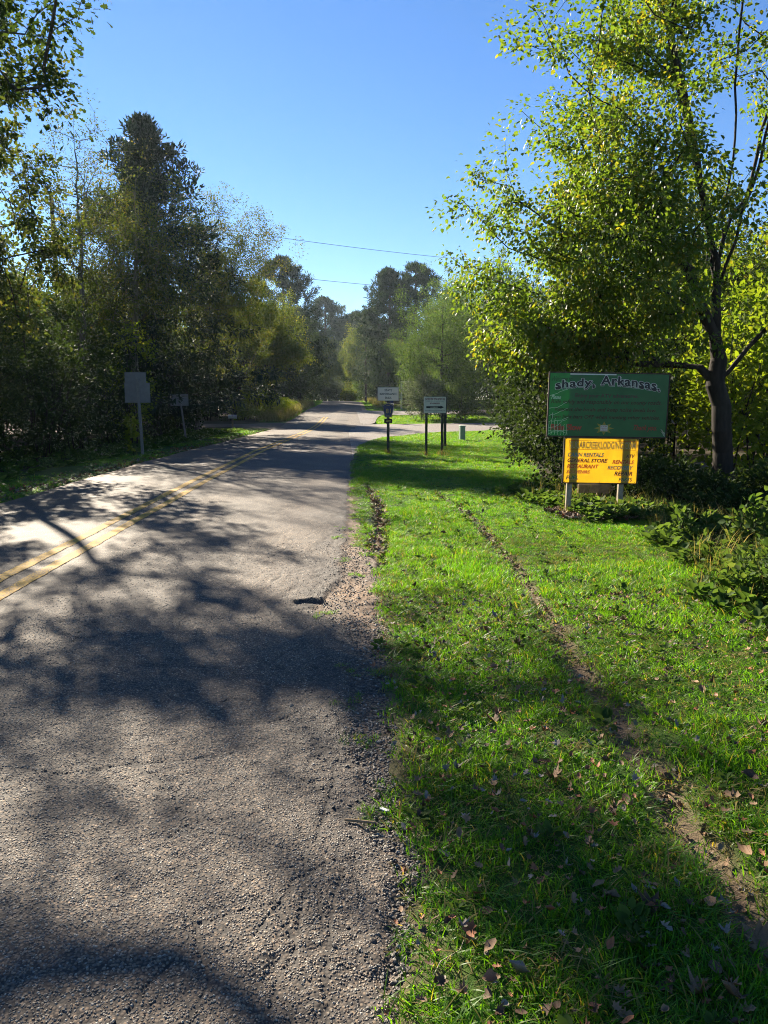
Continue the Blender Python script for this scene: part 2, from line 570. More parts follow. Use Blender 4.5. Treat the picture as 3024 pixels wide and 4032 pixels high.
def dry_mask(x, y):     # worn, leaf-littered earth round the foot of the big sign
    return np.clip(1.3 - np.hypot((x - 3.75) / 1.0, (y - 10.35) / 0.55), 0, 1)


def wood_mask(x, y):    # floor of the woods left and right
    l = np.clip((road_c(y) - 2.6 - 1.5 - 0.35 * vnoise(x, y, 0.5, 13) - x) / 0.8, 0, 1)
    r = np.clip((x - lawn_r(y) - 0.1 * vnoise(x, y, 1.1, 14)) / 0.35, 0, 1)
    return np.maximum(l, np.where(y < 52, r, np.clip((np.abs(x) - 14) / 4, 0, 1)))


def gz(x, y):
    """height of the ground"""
    x = np.asarray(x, float)
    y = np.asarray(y, float)
    z = zprof(y)
    z = z + 0.018 * vnoise(x, y, 1.3, 21) + 0.05 * vnoise(x, y, 0.21, 22)
    z = z - 0.045 * rut_mask(x, y)
    on = np.clip((x - road_l(y) + 0.15) / 0.3, 0, 1) * np.clip((lawn_l(y) + 0.02 - x) / 0.14, 0, 1)
    z = z * (1 - on) + (zprof(y) - 0.12) * on
    # bank rising under the pines right of the junction, woods floor falling slightly away
    z = z + 0.35 * np.clip((x - 3.5) / 5, 0, 1) * np.clip((y - 78) / 8, 0, 1)
    return z


def grid_axis(parts):
    out = []
    for a, b, st in parts:
        n = max(1, int(round((b - a) / st)))
        out += list(np.linspace(a, b, n, endpoint=False))
    out.append(parts[-1][1])
    return np.array(out)


def grid_mesh(name, xs, ys, zf, attrs=None, smooth=True):
    X, Y = np.meshgrid(xs, ys)
    X, Y = X.ravel(), Y.ravel()
    Z = zf(X, Y)
    nx = len(xs)
    ny = len(ys)
    i = np.arange(nx * ny).reshape(ny, nx)
    Q = np.stack([i[:-1, :-1], i[:-1, 1:], i[1:, 1:], i[1:, :-1]], -1).reshape(-1, 4)
    at = {k: f(X, Y) for k, f in (attrs or {}).items()}
    return quads_mesh(name, np.stack([X, Y, Z], 1), Q, smooth, at)


# ground: one sheet reaching the horizon
gx = grid_axis([(-420, -60, 30), (-60, -12, 3), (-12, -5, 0.5), (-5, 0, 0.6), (0, 3, 0.05), (3, 6, 0.12), (6, 15, 0.6), (15, 60, 4), (60, 420, 30)])
gy = grid_axis([(-240, -60, 30), (-60, -4, 8), (-4, 1.4, 0.5), (1.4, 9, 0.05), (9, 17, 0.12), (17, 60, 0.6), (60, 180, 3), (180, 640, 20)])
ground = link("ground", grid_mesh("ground", gx, gy, gz, {
    "litter": lambda x, y: np.maximum(wood_mask(x, y), 0.8 * dry_mask(x, y)),
    "soil": lambda x, y: np.maximum(rut_mask(x, y), 0.6 * np.clip(1.6 - np.abs(x - lawn_l(y)) / 0.12, 0, 1) * (y < 45))}), M['ground'])
tag(ground, kind="structure")

# ------------------------------------------------------------------ the road
CRACKS = [
    [(-3.3, 2.1), (-2.6, 2.6), (-2.0, 3.0), (-1.6, 3.15), (-1.2, 3.1), (-0.85, 3.2), (-0.5, 3.25)],
    [(-0.95, 3.2), (-0.72, 2.9), (-0.62, 2.62), (-0.68, 2.4), (-0.5, 2.1), (-0.42, 1.85), (-0.5, 1.55)],
    [(-0.22, 1.3), (-0.22, 1.8), (-0.15, 2.05), (-0.12, 2.5), (-0.03, 2.9), (-0.02, 3.4), (-0.12, 4.1), (-0.15, 4.9), (-0.25, 5.5)],
    [(-0.4, 5.9), (-0.75, 6.2), (-0.62, 6.7), (-0.55, 7.3), (-0.8, 7.6), (-0.6, 8.4)],
    [(-0.02, 1.4), (-0.03, 2.0), (0.02, 2.4)],
    [(-2.6, 4.6), (-2.1, 4.55), (-1.6, 4.4), (-1.2, 4.45), (-0.7, 4.3), (-0.3, 4.35)],
    [(-4.9, 8.4), (-4.2, 8.6), (-3.4, 8.3), (-2.2, 8.6), (-1.3, 8.5), (-0.2, 8.9)],
    [(-1.9, 4.4), (-1.8, 5.4), (-1.95, 6.6), (-1.8, 8.4), (-1.85, 11)],
    [(-5.0, 12.0), (-3.9, 12.2), (-2.5, 11.9), (-1.2, 12.1), (0, 11.9)],
    [(-0.5, 2.1), (-0.25, 2.2), (-0.15, 2.05)], [(-0.12, 2.5), (-0.3, 2.55), (-0.62, 2.62)],
]


_rc = np.random.default_rng(91)
for _ in range(34):          # fine crazing along the failing edge and a few across the lane
    _x, _y = (_rc.uniform(-0.75, 0.0), _rc.uniform(1.6, 9.5)) if _ < 26 else (_rc.uniform(-4.5, -0.8), _rc.uniform(2, 11))
    _a = _rc.uniform(0, 6.283)
    _p = [(_x, _y)]
    for _k in range(int(_rc.integers(2, 6))):
        _a += _rc.normal(0, .6)
        _x, _y = _x + .13 * math.cos(_a), _y + .16 * math.sin(_a)
        _p.append((_x, _y))
    CRACKS.append(_p)


def crack_mask(x, y):
    wx = x + 0.02 * vnoise(x, y, 9, 31) + 0.05 * vnoise(x, y, 2.7, 32)
    wy = y + 0.02 * vnoise(x, y, 9, 33) + 0.05 * vnoise(x, y, 2.7, 34)
    d = np.full(np.shape(x), 9.0)
    for c in CRACKS:
        for (ax, ay), (bx, by) in zip(c[:-1], c[1:]):
            vx, vy = bx - ax, by - ay
            t = np.clip(((wx - ax) * vx + (wy - ay) * vy) / (vx * vx + vy * vy), 0, 1)
            d = np.minimum(d, np.hypot(wx - ax - t * vx, wy - ay - t * vy))
    return np.clip(1.25 - d / (0.0085 + 0.003 * vnoise(x, y, 3.3, 35)), 0, 1) * np.clip(0.95 + 1.1 * vnoise(x, y, 2.1, 36), 0.3, 1)


def hole(x, y):
    a = np.hypot((x + 0.30 + 0.03 * vnoise(x, y, 14, 41)) / 0.13, (y - 5.93 - 0.05 * vnoise(x, y, 9, 42) - 0.5 * (x + 0.3)) / 0.11)
    return np.clip((1.0 - a) * 3.0, 0, 1)


def crumble(x, y):      # strip of broken, chipless asphalt along the edge
    e = asph_r(y)
    w = itp(y, [(0, 0.28), (3, 0.26), (5, 0.3), (8, 0.3), (11, 0.12), (16, 0.05)]) * (1 + 0.5 * vnoise(x, y, 1.6, 44))
    m = np.clip((x - (e - w)) / 0.07, 0, 1) * (y < 30)
    n = 0.5 + 0.5 * vnoise(x, y, 5, 45)
    return m * (0.35 + 0.65 * np.clip(n * 1.6 - 0.2, 0, 1))


def off(x, y):
    return np.clip((x - asph_r(y)) / 0.06, 0, 1)


def road_z(x, y):
    z = zprof(y) + 0.0 * x
    camber = -0.018 * np.clip(np.abs(x - road_c(y)) - 1.0, 0, 3)
    z = z + camber + 0.03
    near = np.clip((14 - y) / 5, 0, 1)
    z = z + near * (0.0035 * vnoise(x, y, 24, 51) + 0.004 * vnoise(x, y, 7, 52)) + 0.006 * vnoise(x, y, 1.2, 53)
    z = z - near * 0.005 * crack_mask(x, y)
    z = z - 0.036 * hole(x, y)
    z = z - near * crumble(x, y) * (0.008 + 0.004 * vnoise(x, y, 9, 54) + 0.004 * vnoise(x, y, 37, 55))
    z = z - off(x, y) * (0.019 - 0.005 * vnoise(x, y, 4, 56) - near * 0.004 * vnoise(x, y, 28, 57))
    # past the shoulder the sheet dives under the turf
    z = z - 0.25 * np.clip((x - lawn_l(y) - 0.08) / 0.3, 0, 1) - 0.2 * np.clip((road_l(y) - x) / 0.25, 0, 1)
    return z


def dirt_mask(x, y):
    d = off(x, y)
    patch = np.clip(1.25 - np.hypot((x - 0.08) / 0.26, (y - 5.9) / 1.0) + 0.45 * vnoise(x, y, 3.2, 61), 0, 1) * off(x - 0.03, y)
    base = d * np.clip(0.30 + 0.35 * vnoise(x, y, 2.2, 62) + 0.25 * vnoise(x, y, 7, 63) + itp(y, [(2, -0.25), (4.5, -0.1), (5.5, 0.25), (9, 0.4), (30, 0.5)]), 0, 1)
    left = np.clip((road_l(y) + 0.3 + 0.2 * vnoise(x, y, 0.8, 64) - x) / 0.3, 0, 1) * 0.85
    hl = 0.5 * hole(x, y) * np.clip(vnoise(x, y, 9, 66) + 0.3, 0, 1)
    return np.clip(np.maximum(np.maximum(patch, base), np.maximum(left, hl)), 0, 1)


def worn_mask(x, y):
    c = road_c(y)
    w = np.exp(-((x - c - 0.75) / 0.35) ** 2) + np.exp(-((x - c - 2.25) / 0.35) ** 2) + np.exp(-((x - c + 0.75) / 0.35) ** 2) + np.exp(-((x - c + 2.1) / 0.35) ** 2)
    return np.clip(w * 0.8, 0, 1)


def tar_mask(x, y):
    c = np.clip(crack_mask(x, y) * 1.3, 0, 1)
    k = crumble(x, y) * (1 - off(x, y)) * np.clip(0.45 + 0.7 * vnoise(x, y, 4, 71), 0, 0.8)
    sh = off(x, y) * np.clip(0.55 - 0.12 * (y - 2.5), 0, 0.6)
    return np.clip(np.maximum(np.maximum(c, k), np.maximum(sh, 0.45 * hole(x, y))), 0, 1)


ys_r = grid_axis([(-30, 1.2, 1.5), (1.2, 4.2, 0.013), (4.2, 8.2, 0.025), (8.2, 15, 0.06), (15, 50, 0.35), (50, 150, 1.0)])
u_r = np.concatenate([np.linspace(0, 0.28, 18, endpoint=False), np.linspace(0.28, 0.66, 90, endpoint=False), np.linspace(0.66, 1.0, 170)])
U_, Y_ = np.meshgrid(u_r, ys_r)
XL = road_l(Y_) - 0.5
XR = np.maximum(lawn_l(Y_), asph_r(Y_)) + 0.42
XR = np.where(Y_ > 20, np.minimum(XR, asph_r(Y_) + 0.5), XR)
X_ = XL + (XR - XL) * U_
xf, yf = X_.ravel(), Y_.ravel()
idx = np.arange(xf.size).reshape(X_.shape)
Qr = np.stack([idx[:-1, :-1], idx[:-1, 1:], idx[1:, 1:], idx[1:, :-1]], -1).reshape(-1, 4)
road = link("road", quads_mesh("road", np.stack([xf, yf, road_z(xf, yf)], 1), Qr, True,
            {"dirt": dirt_mask(xf, yf), "worn": worn_mask(xf, yf), "tar": tar_mask(xf, yf)}), M['asphalt'])
tag(road, kind="structure")

# double yellow line (the paint is worn through to the stone)
for k, offx in enumerate((0.13, -0.15)):
    yy = grid_axis([(0.5, 14, 0.08), (14, 50, 0.4), (50, 62, 1.0)])
    c = road_c(yy) + offx
    wl = 0.068 + 0.004 * vnoise(yy, 0 * yy, 6, 80 + k)
    P = np.stack([np.stack([c + s * wl, yy, road_z(c + s * wl, yy) + 0.005], 1) for s in (-1, 0, 1)], 1).reshape(-1, 3)
    i = np.arange(len(yy) * 3).reshape(-1, 3)
    Ql = np.concatenate([np.stack([i[:-1, a], i[:-1, a + 1], i[1:, a + 1], i[1:, a]], -1) for a in (0, 1)])
    link("center_line", quads_mesh("center_line", P, Ql, True), M['line'], road)

# gravel lane leaving to the right, with the arm that loops behind the grass island
def lane(name, x0, x1, lo, hi, n, mat, dz=0.012):
    xs = np.linspace(x0, x1, n)
    lo_, hi_ = itp(xs, lo), itp(xs, hi)
    V = []
    m = 14
    for t in np.linspace(0, 1, m):
        y = lo_ + (hi_ - lo_) * t
        V.append(np.stack([xs, y, np.maximum(gz(xs, y), zprof(y) - 0.05) + dz + 0.05 * math.sin(math.pi * t)], 1))
    V = np.stack(V, 1).reshape(-1, 3)
    i = np.arange(n * m).reshape(n, m)
    Q = np.stack([i[:-1, :-1], i[1:, :-1], i[1:, 1:], i[:-1, 1:]], -1).reshape(-1, 4)
    return tag(link(name, quads_mesh(name, V, Q, True), mat), kind="structure")


lane("side_road", 0.25, 45, [(0.2, 20.5), (0.54, 27.9), (1.15, 32), (1.9, 35.5), (3.9, 39.8), (8.5, 44.4), (14, 46), (45, 50)],
     [(0.25, 45), (1.0, 53), (2.4, 53.5), (9, 54.5), (45, 62)], 120, M['gravel'], 0.035)
lane("loop_road", 1.2, 30, [(1.2, 53.2), (2.2, 53.8), (2.6, 60), (3.2, 66), (30, 74)], [(1.2, 77), (3, 74), (30, 80)], 80, M['gravel'], 0.035)
lane("driveway", -24, -4.2, [(-24, 49.5), (-8, 49.5), (-5.2, 48), (-4.2, 47)], [(-24, 52.5), (-8, 52.5), (-5.2, 54), (-4.2, 55)], 50, M['dirt'], 0.03)
lane("gravel_patch", 5.6, 9.5, [(5.6, 16.2), (9.5, 17)], [(5.6, 18.0), (9.5, 20.5)], 12, M['gravel'], 0.03)


# ------------------------------------------------------------------ leaves and trees
def unit(v):
    return v / np.maximum(np.linalg.norm(v, axis=-1, keepdims=True), 1e-9)


LEAF_SHAPES = {
    # (x across, y along, z fold) outline points, base at the origin, tip at y=1
    'diamond': (np.array([(0, 0, 0), (0.32, 0.45, 0.05), (0, 1, -0.08), (-0.32, 0.45, 0.05)]), [(0, 1, 2, 3)]),
    'ovate': (np.array([(0, 0, 0), (0.36, 0.25, 0.08), (0.30, 0.66, 0.04), (0, 1, -0.14), (-0.30, 0.66, 0.04), (-0.36, 0.25, 0.08)]),
              [(0, 1, 2, 3), (0, 3, 4, 5)]),
    'oak': (np.array([(0, 0, 0), (0.16, 0.22, 0.02), (0.12, 0.34, 0), (0.36, 0.50, 0.05), (0.17, 0.60, 0), (0.26, 0.80, 0.02), (0, 1, -0.1),
                      (-0.26, 0.80, 0.02), (-0.17, 0.60, 0), (-0.36, 0.50, 0.05), (-0.12, 0.34, 0), (-0.16, 0.22, 0.02)]),
            [(0, 1, 2, 10, 11), (2, 3, 4, 8, 9, 10), (4, 5, 6, 7, 8)]),
    'needle': (np.array([(0.06, 0, 0), (0.10, 0.6, 0), (0, 1, 0), (-0.10, 0.6, 0), (-0.06, 0, 0)]), [(0, 1, 2, 3, 4)]),
    'spray': (np.array([(0, 0, 0), (0.22, 0.35, 0.03), (0.08, 0.62, 0), (0, 1, -0.05), (-0.17, 0.55, 0.03)]), [(0, 1, 2, 3, 4)]),
}


def leaves_mesh(name, P, D, Nn, size, tint, shape):
    """one mesh of many leaves. P base points, D pointing directions, Nn leaf normals"""
    L, F = LEAF_SHAPES[shape]
    D = unit(D)
    S = unit(np.cross(D, Nn))
    Nn = np.cross(S, D)
    n = len(P)
    k = len(L)
    V = P[:, None, :] + size[:, None, None] * (S[:, None, :] * L[None, :, 0:1] + D[:, None, :] * L[None, :, 1:2] + Nn[:, None, :] * L[None, :, 2:3])
    loops, tot = [], []
    base = (np.arange(n) * k)[:, None]
    flat = np.concatenate([np.array(f) for f in F])[None, :] + base
    tot = np.tile(np.array([len(f) for f in F]), n)
    starts = np.concatenate([[0], np.cumsum(tot)[:-1]])
    return mesh_np(name, V.reshape(-1, 3), flat.ravel(), starts, tot, False, {"tint": np.repeat(tint, k)})


def skeleton(trunk, targets, rng, seg=0.35, up=0.9, tip=0.005, base_r=0.2, bend=0.45, jitter=0.03, stems=()):
    """grow limbs from a trunk polyline to every target; returns nodes, parents, radii"""
    trunk = np.array(trunk, float)
    cap = len(trunk) * 40 + len(targets) * 24 + 40 * len(stems)
    Pn = np.zeros((cap, 3))
    par = np.full(cap, -1)
    # subdivide the trunk
    d = np.concatenate([[0], np.cumsum(np.linalg.norm(np.diff(trunk, axis=0), axis=1))])
    m = max(3, int(d[-1] / seg))
    s = np.linspace(0, d[-1], m + 1)
    tp = np.stack([np.interp(s, d, trunk[:, i]) for i in range(3)], 1)
    tp[1:-1] += rng.normal(0, jitter, (m - 1, 3)) * [1, 1, 0.3]
    Pn[:m + 1] = tp
    par[1:m + 1] = np.arange(m)
    nn = m + 1
    lo = int(m * 0.16)
    for stem in stems:
        stem = np.array(stem, float)
        j = int(np.argmin(np.linalg.norm(Pn[:nn] - stem[0], axis=1)))
        stem = np.concatenate([Pn[j:j + 1], stem[1:]])
        ds = np.concatenate([[0], np.cumsum(np.linalg.norm(np.diff(stem, axis=0), axis=1))])
        ms = max(2, int(ds[-1] / seg))
        ss = np.linspace(0, ds[-1], ms + 1)[1:]
        sp_ = np.stack([np.interp(ss, ds, stem[:, i]) for i in range(3)], 1) + rng.normal(0, jitter, (ms, 3))
        Pn[nn:nn + ms] = sp_
        par[nn] = j
        par[nn + 1:nn + ms] = np.arange(nn, nn + ms - 1)
        nn += ms
    n0 = nn
    tp = Pn[:nn].copy()
    ok = np.zeros(cap, bool)
    ok[lo:nn] = True
    dist = np.min(np.linalg.norm(targets[:, None] - tp[None, lo:], axis=2), axis=1)
    isend = []
    for ti in np.argsort(dist):
        t = targets[ti]
        v = t - Pn[:nn]
        L = np.linalg.norm(v, axis=1)
        cost = L * (1 + up * np.clip(0.25 - v[:, 2] / np.maximum(L, 1e-6), 0, 2))
        cost[~ok[:nn]] = 1e9
        j = int(np.argmin(cost))
        p0 = Pn[j]
        L = L[j]
        pd = unit(Pn[j] - Pn[par[j]]) if par[j] >= 0 else np.array([0, 0, 1.])
        k = max(1, int(round(L / seg)))
        k = min(k, 20)
        c = p0 + pd * L * bend
        prev = j
        for q in range(1, k + 1):
            w = q / k
            b = (1 - w) ** 2 * p0 + 2 * w * (1 - w) * c + w * w * t
            if q < k:
                b = b + rng.normal(0, jitter, 3)
            Pn[nn] = b
            par[nn] = prev
            ok[nn] = True
            prev = nn
            nn += 1
            if nn >= cap - 2:
                break
        isend.append(prev)
        if nn >= cap - 25:
            break
    Pn, par = Pn[:nn], par[:nn]
    p = math.log(max(len(isend), 3)) / math.log(base_r / tip)
    acc = np.zeros(nn)
    acc[isend] += tip ** (1 / max(p, 1e-3) if False else 1)
    e = 1.0 / p
    A = np.zeros(nn)
    A[isend] = 1.0
    for i in range(nn - 1, 0, -1):
        A[par[i]] += A[i]
    A = np.maximum(A, 0.6)
    rad = tip * A ** e
    rad *= base_r / rad[0]
    return Pn, par, rad, np.array(isend), m + 1


def branch_mesh(name, Pn, par, rad, ntrunk, flare=0.5):
    n = len(Pn)
    rad = rad.copy()
    h = Pn[:ntrunk, 2] - Pn[0, 2]
    rad[:ntrunk] *= 1 + flare * np.exp(-h / 0.22)
    ch = np.arange(1, n)
    pa = par[1:]
    d = unit(Pn[ch] - Pn[pa])
    # direction at the parent's end
    dn = np.zeros((n, 3))
    dn[ch] = d
    dn[0] = (0, 0, 1)
    best = np.full(n, -1)
    order = np.argsort(rad[ch])
    best[pa[order]] = ch[order]      # main child: the thickest
    main = best[pa] == ch
    Vs, Qs = [], []
    off_ = 0
    for lo_, hi_, k in ((0.0, 0.012, 3), (0.012, 0.05, 5), (0.05, 9, 9)):
        sel = (rad[ch] >= lo_) & (rad[ch] < hi_)
        if not sel.any():
            continue
        c_, p_, m_ = ch[sel], pa[sel], main[sel]
        d1 = dn[c_]
        d0 = np.where(m_[:, None], dn[p_], d1)
        r1 = rad[c_]
        r0 = np.where(m_, rad[p_], np.minimum(rad[p_], r1 * 1.25))
        ring = []
        for dd, pp, rr in ((d0, Pn[p_], r0), (d1, Pn[c_], r1)):
            ref = np.where(np.abs(dd[:, 2:3]) < 0.95, np.array([[0, 0, 1.]]), np.array([[1., 0, 0]]))
            u = unit(np.cross(dd, ref))
            # keep rings aligned along upright stems
            ux = np.array([[1., 0, 0]]) - dd * dd[:, 0:1]
            up_ = np.abs(dd[:, 2:3]) > 0.6
            u = np.where(up_, unit(ux), u)
            w = np.cross(dd, u)
            a = np.arange(k) * 2 * math.pi / k
            ring.append(pp[:, None] + rr[:, None, None] * (u[:, None] * np.cos(a)[None, :, None] + w[:, None] * np.sin(a)[None, :, None]))
        V = np.stack(ring, 1).reshape(-1, 3)
        b = off_ + (np.arange(len(c_)) * 2 * k)[:, None, None]
        j = np.arange(k)
        q = np.stack([j, (j + 1) % k, (j + 1) % k + k, j + k], -1)[None]
        Qs.append((b + q).reshape(-1, 4))
        Vs.append(V)
        off_ += len(V)
    return quads_mesh(name, np.concatenate(Vs), np.concatenate(Qs), True)


def leaf_set(rng, C, out, per, spread, size, flat=0.5, droop=0.3, shape='diamond', tint_bias=0.0, name="crown"):
    """leaves scattered about cluster centres C; out = outward directions"""
    n = len(C) * per
    ci = np.repeat(np.arange(len(C)), per)
    g = rng.normal(0, 1, (n, 3))
    g = unit(g) * (rng.random((n, 1)) ** 0.5)
    P = C[ci] + g * np.array([spread, spread, spread * (1 - 0.35 * flat)]) * (0.6 + 0.8 * rng.random((len(C), 1)))[ci]
    D = unit(g) * 0.8 + out[ci] * 0.6 + rng.normal(0, 0.5, (n, 3)) + np.array([0, 0, -droop])
    Nn = rng.normal(0, 1, (n, 3)) * (1 - flat) + np.array([0, 0, 1.0]) * (0.35 + flat)
    sz = size * (0.6 + 0.75 * rng.random(n))
    ct = rng.random(len(C))
    tint = np.clip(0.45 * ct[ci] + 0.5 * rng.random(n) + tint_bias + rng.normal(0, 0.06, n), 0, 1)
    return leaves_mesh(name, P, D, Nn, sz, tint, shape)


def crown_targets(rng, center, rad, n, shell=0.55, clump=0.0, zcut=None):
    """random points inside an ellipsoid, more of them near its surface, uneven outline"""
    v = unit(rng.normal(0, 1, (n, 3)))
    ph = rng.random(6) * 6.28
    az = np.arctan2(v[:, 1], v[:, 0])
    lump = 1 + 0.16 * np.sin(3 * az + ph[0]) * np.cos(2.3 * v[:, 2] + ph[1]) + 0.13 * np.sin(5 * az + 4 * v[:, 2] + ph[2]) + 0.10 * np.sin(9 * az - 6 * v[:, 2] + ph[3])
    r = (shell + (1 - shell) * rng.random(n)) if shell > 0 else rng.random(n)
    r = np.where(rng.random(n) < 0.3, rng.random(n) ** 0.6, r)
    P = np.array(center) + v * r[:, None] * lump[:, None] * np.array(rad)
    if clump:
        k = max(4, int(n / 9))
        cc = P[rng.choice(n, k, replace=False)]
        a = np.argmin(np.linalg.norm(P[:, None] - cc[None], axis=2), axis=1)
        P = P + (cc[a] - P) * clump
    if zcut is not None:
        P = P[P[:, 2] > zcut]
    return P


def make_tree(name, loc, label, trunk, targets, leaf, bark, base_r, per, spread, size, shape='diamond', flat=0.5, droop=0.3,
              seed=1, cat="tree", group=None, up=0.9, seg=0.35, tint_bias=0.0, twig_leaves=True, tip=0.005, flare=0.5, bend=0.45, stems=(), jitter=0.03):
    rng = np.random.default_rng(seed)
    x, y = loc
    root = empty(name, (x, y, float(gz(x, y)) - 0.05), label, cat, group)
    Pn, par, rad, ends, nt = skeleton(trunk, targets, rng, seg, up, tip, base_r, bend, jitter, stems)
    link("trunk", branch_mesh("trunk", Pn, par, rad, nt, flare), M[bark], root)
    C = Pn[ends]
    cen = targets.mean(0)
    if twig_leaves:
        pe = par[ends]
        C = np.concatenate([C, 0.5 * (Pn[ends] + Pn[pe])])
    out = unit(C - cen)
    link("crown", leaf_set(rng, C, out, per, spread, size, flat, droop, shape, tint_bias), M[leaf], root)
    return root


def cone_targets(rng, h, r, n_br, z0=0.08, power=1.0, per_br=6, ragged=0.3, droop=0.08, layers=None):
    T = []
    for b in range(n_br):
        t = z0 + (1 - z0) * rng.random() ** 1.15
        if layers:
            t = round(t * layers) / layers + rng.normal(0, 0.008)
        L = r * (1 - t) ** power * (1 - ragged * rng.random()) * (1.25 if rng.random() < 0.12 else 1) + 0.10 * r * (1 - 0.9 * t)
        az = rng.random() * 6.283
        for q in range(per_br):
            s = (q + 1) / per_br
            a = az + rng.normal(0, 0.16) * s
            T.append((math.cos(a) * L * s, math.sin(a) * L * s, t * h - droop * L * s + 0.10 * L * s * s + rng.normal(0, 0.07)))
    T += [(rng.normal(0, 0.06), rng.normal(0, 0.06), h * q) for q in np.linspace(0.8, 1.0, 7)]
    return np.array(T)


# --- the big redbud on the right, spreading over the welcome sign
rng = np.random.default_rng(11)
HX, HY = 6.86, 12.95
T = np.concatenate([
    crown_targets(rng, (-0.3, -0.5, 7.9), (4.1, 4.1, 4.9), 820, 0.4, 0.25),
    crown_targets(rng, (-2.1, -0.5, 4.5), (2.9, 2.6, 2.2), 420, 0.25, 0.25, 1.75),
    crown_targets(rng, (-2.9, 0.5, 3.0), (2.2, 1.8, 1.1), 170, 0.2, 0.25, 1.75),
    crown_targets(rng, (2.2, 0.2, 5.0), (3.0, 3.0, 2.6), 190, 0.3, 0.25, 1.9),
    np.array([(-5.2, -0.6, 4.7), (-4.9, -0.5, 4.9), (-4.4, -1.2, 5.6), (-4.7, -0.8, 5.3), (-4.1, -1.0, 6.1), (-4.6, 0.2, 3.9), (-5.0, 0.3, 4.2)]),
])
T = T[~((T[:, 0] > -1.1) & (T[:, 2] > 3.9) & (rng.random(len(T)) < 0.72))]
T = T[~((T[:, 0] > -1.4) & (T[:, 1] < -0.4) & (T[:, 2] > 3.0) & (rng.random(len(T)) < 0.5))]      # thin to the upper right, sky shows
T = T[~((np.abs(T[:, 0] + 0.35 + 0.08 * (T[:, 2] - 3)) < 0.85) & (T[:, 1] < 0.3) & (T[:, 2] > 2.6) & (T[:, 2] < 8.5) & (rng.random(len(T)) < 0.85))]
tt = (T[:, 1] + HY - 10.4) / 0.78      # the sun finds a gap in the low boughs and lights the sign from behind
qx, qz = T[:, 0] + HX + 0.414 * tt, T[:, 2] - 0.47 * tt
T = T[~((qx > 2.9) & (qx < 4.35) & (qz > 0.2) & (qz < 1.35) & (rng.random(len(T)) < 0.9))]
make_tree("broadleaf_tree", (HX, HY), "big broadleaf tree with yellow-green leaves and forked dark trunk beside the green sign",
          [(0, 0, 0), (-0.08, 0, 0.9), (-0.2, 0.02, 1.8), (-0.34, 0, 2.8), (-0.38, 0, 3.5), (-0.28, 0.1, 5.1), (-0.2, 0.1, 6.2), (-0.28, 0, 7.8), (-0.16, 0.1, 9.6), (-0.2, 0, 11.5)],
          T, 'hero', 'bark', 0.165, 46, 0.36, 0.068, 'ovate', flat=0.6, droop=0.5, seed=12, up=1.25, seg=0.4, flare=0.75, tip=0.0045, bend=0.5,
          stems=[[(-0.37, 0, 3.4), (-0.5, -0.1, 4.15), (-1.0, -0.3, 5.6), (-1.34, -0.4, 6.7), (-1.8, -0.5, 7.9), (-2.3, -0.6, 9.2)],
                 [(-0.37, 0, 3.3), (-0.52, 0.2, 4.8), (-0.72, 0.4, 5.9), (-1.0, 0.6, 7.1), (-1.25, 0.8, 8.6), (-1.4, 0.9, 10.5)],
                 [(-0.36, 0, 3.6), (-0.25, -0.15, 4.3), (0.02, -0.3, 5.5), (0.22, -0.5, 7.2), (0.4, -0.6, 8.9), (0.5, -0.7, 10.4)],
                 [(-0.3, 0, 4.4), (0.25, 0.3, 5.4), (0.7, 0.6, 7.0), (0.95, 0.8, 9.0)],
                 [(-0.3, 0, 2.55), (-0.9, -0.3, 3.7), (-1.8, -0.5, 4.7), (-2.8, -0.6, 5.4)],
                 [(-0.33, 0, 2.9), (-0.8, 0.4, 4.1), (-1.4, 0.7, 5.4), (-2.0, 0.9, 6.6)],
                 [(-0.2, 0, 2.1), (0.5, 0.1, 2.9), (1.4, 0.2, 3.8)]])

def sun_gap(T, base, boxes, p, rng):
    """open the crown where the photograph shows sun reaching the ground: x0, x1, y0, y1"""
    W = T + np.array([base[0], base[1], 0])
    t = W[:, 2] / sv.z
    gx_, gy_ = W[:, 0] - sv.x * t, W[:, 1] - sv.y * t
    hit = np.zeros(len(T), bool)
    for x0, x1, y0, y1 in boxes:
        hit |= (gx_ > x0) & (gx_ < x1) & (gy_ > y0) & (gy_ < y1)
    return T[~(hit & (rng.random(len(T)) < p))]


GAPS = [(-2.4, -0.25, 2.0, 3.6), (-0.8, 0.15, 1.5, 2.2), (-3.2, -0.4, 6.6, 7.6), (-5.5, -3.0, 8.5, 10.0), (0.4, 0.95, 2.45, 3.05), (0.2, 0.6, 1.6, 2.2), (0.85, 1.4, 1.9, 2.4), (1.2, 1.6, 2.9, 3.4)]
# --- left side of the road, from near to far
rng = np.random.default_rng(21)
T = np.concatenate([crown_targets(rng, (1.6, -0.6, 7.6), (3.6, 4.0, 3.4), 95, 0.5, 0.5), crown_targets(rng, (0, 0, 6.2), (3.0, 3.6, 2.8), 70, 0.4, 0.5)]
                   + [np.array(c) + rng.normal(0, .28, (5, 3)) for c in ((5.3, -2.6, 7.5), (4.9, -2.4, 7.9), (4.2, -1.6, 7.2), (3.9, -1.2, 6.5), (3.7, -1.5, 6.1), (3.4, -1.8, 7.9), (4.5, -2.8, 8.4))])
T = sun_gap(T, (-8.4, 13.6), GAPS, .9, rng)
make_tree("oak_tree", (-8.4, 13.6), "near oak with lobed leaves whose limbs hang high over the road", [(0, 0, 0), (0.1, 0, 2.5), (0.3, -0.1, 5), (0.5, -0.2, 7.5), (0.6, 0, 10)],
          T, 'oak', 'greybark', 0.2, 26, 0.40, 0.105, 'oak', flat=0.45, droop=0.4, seed=22, seg=0.5, bend=0.5)

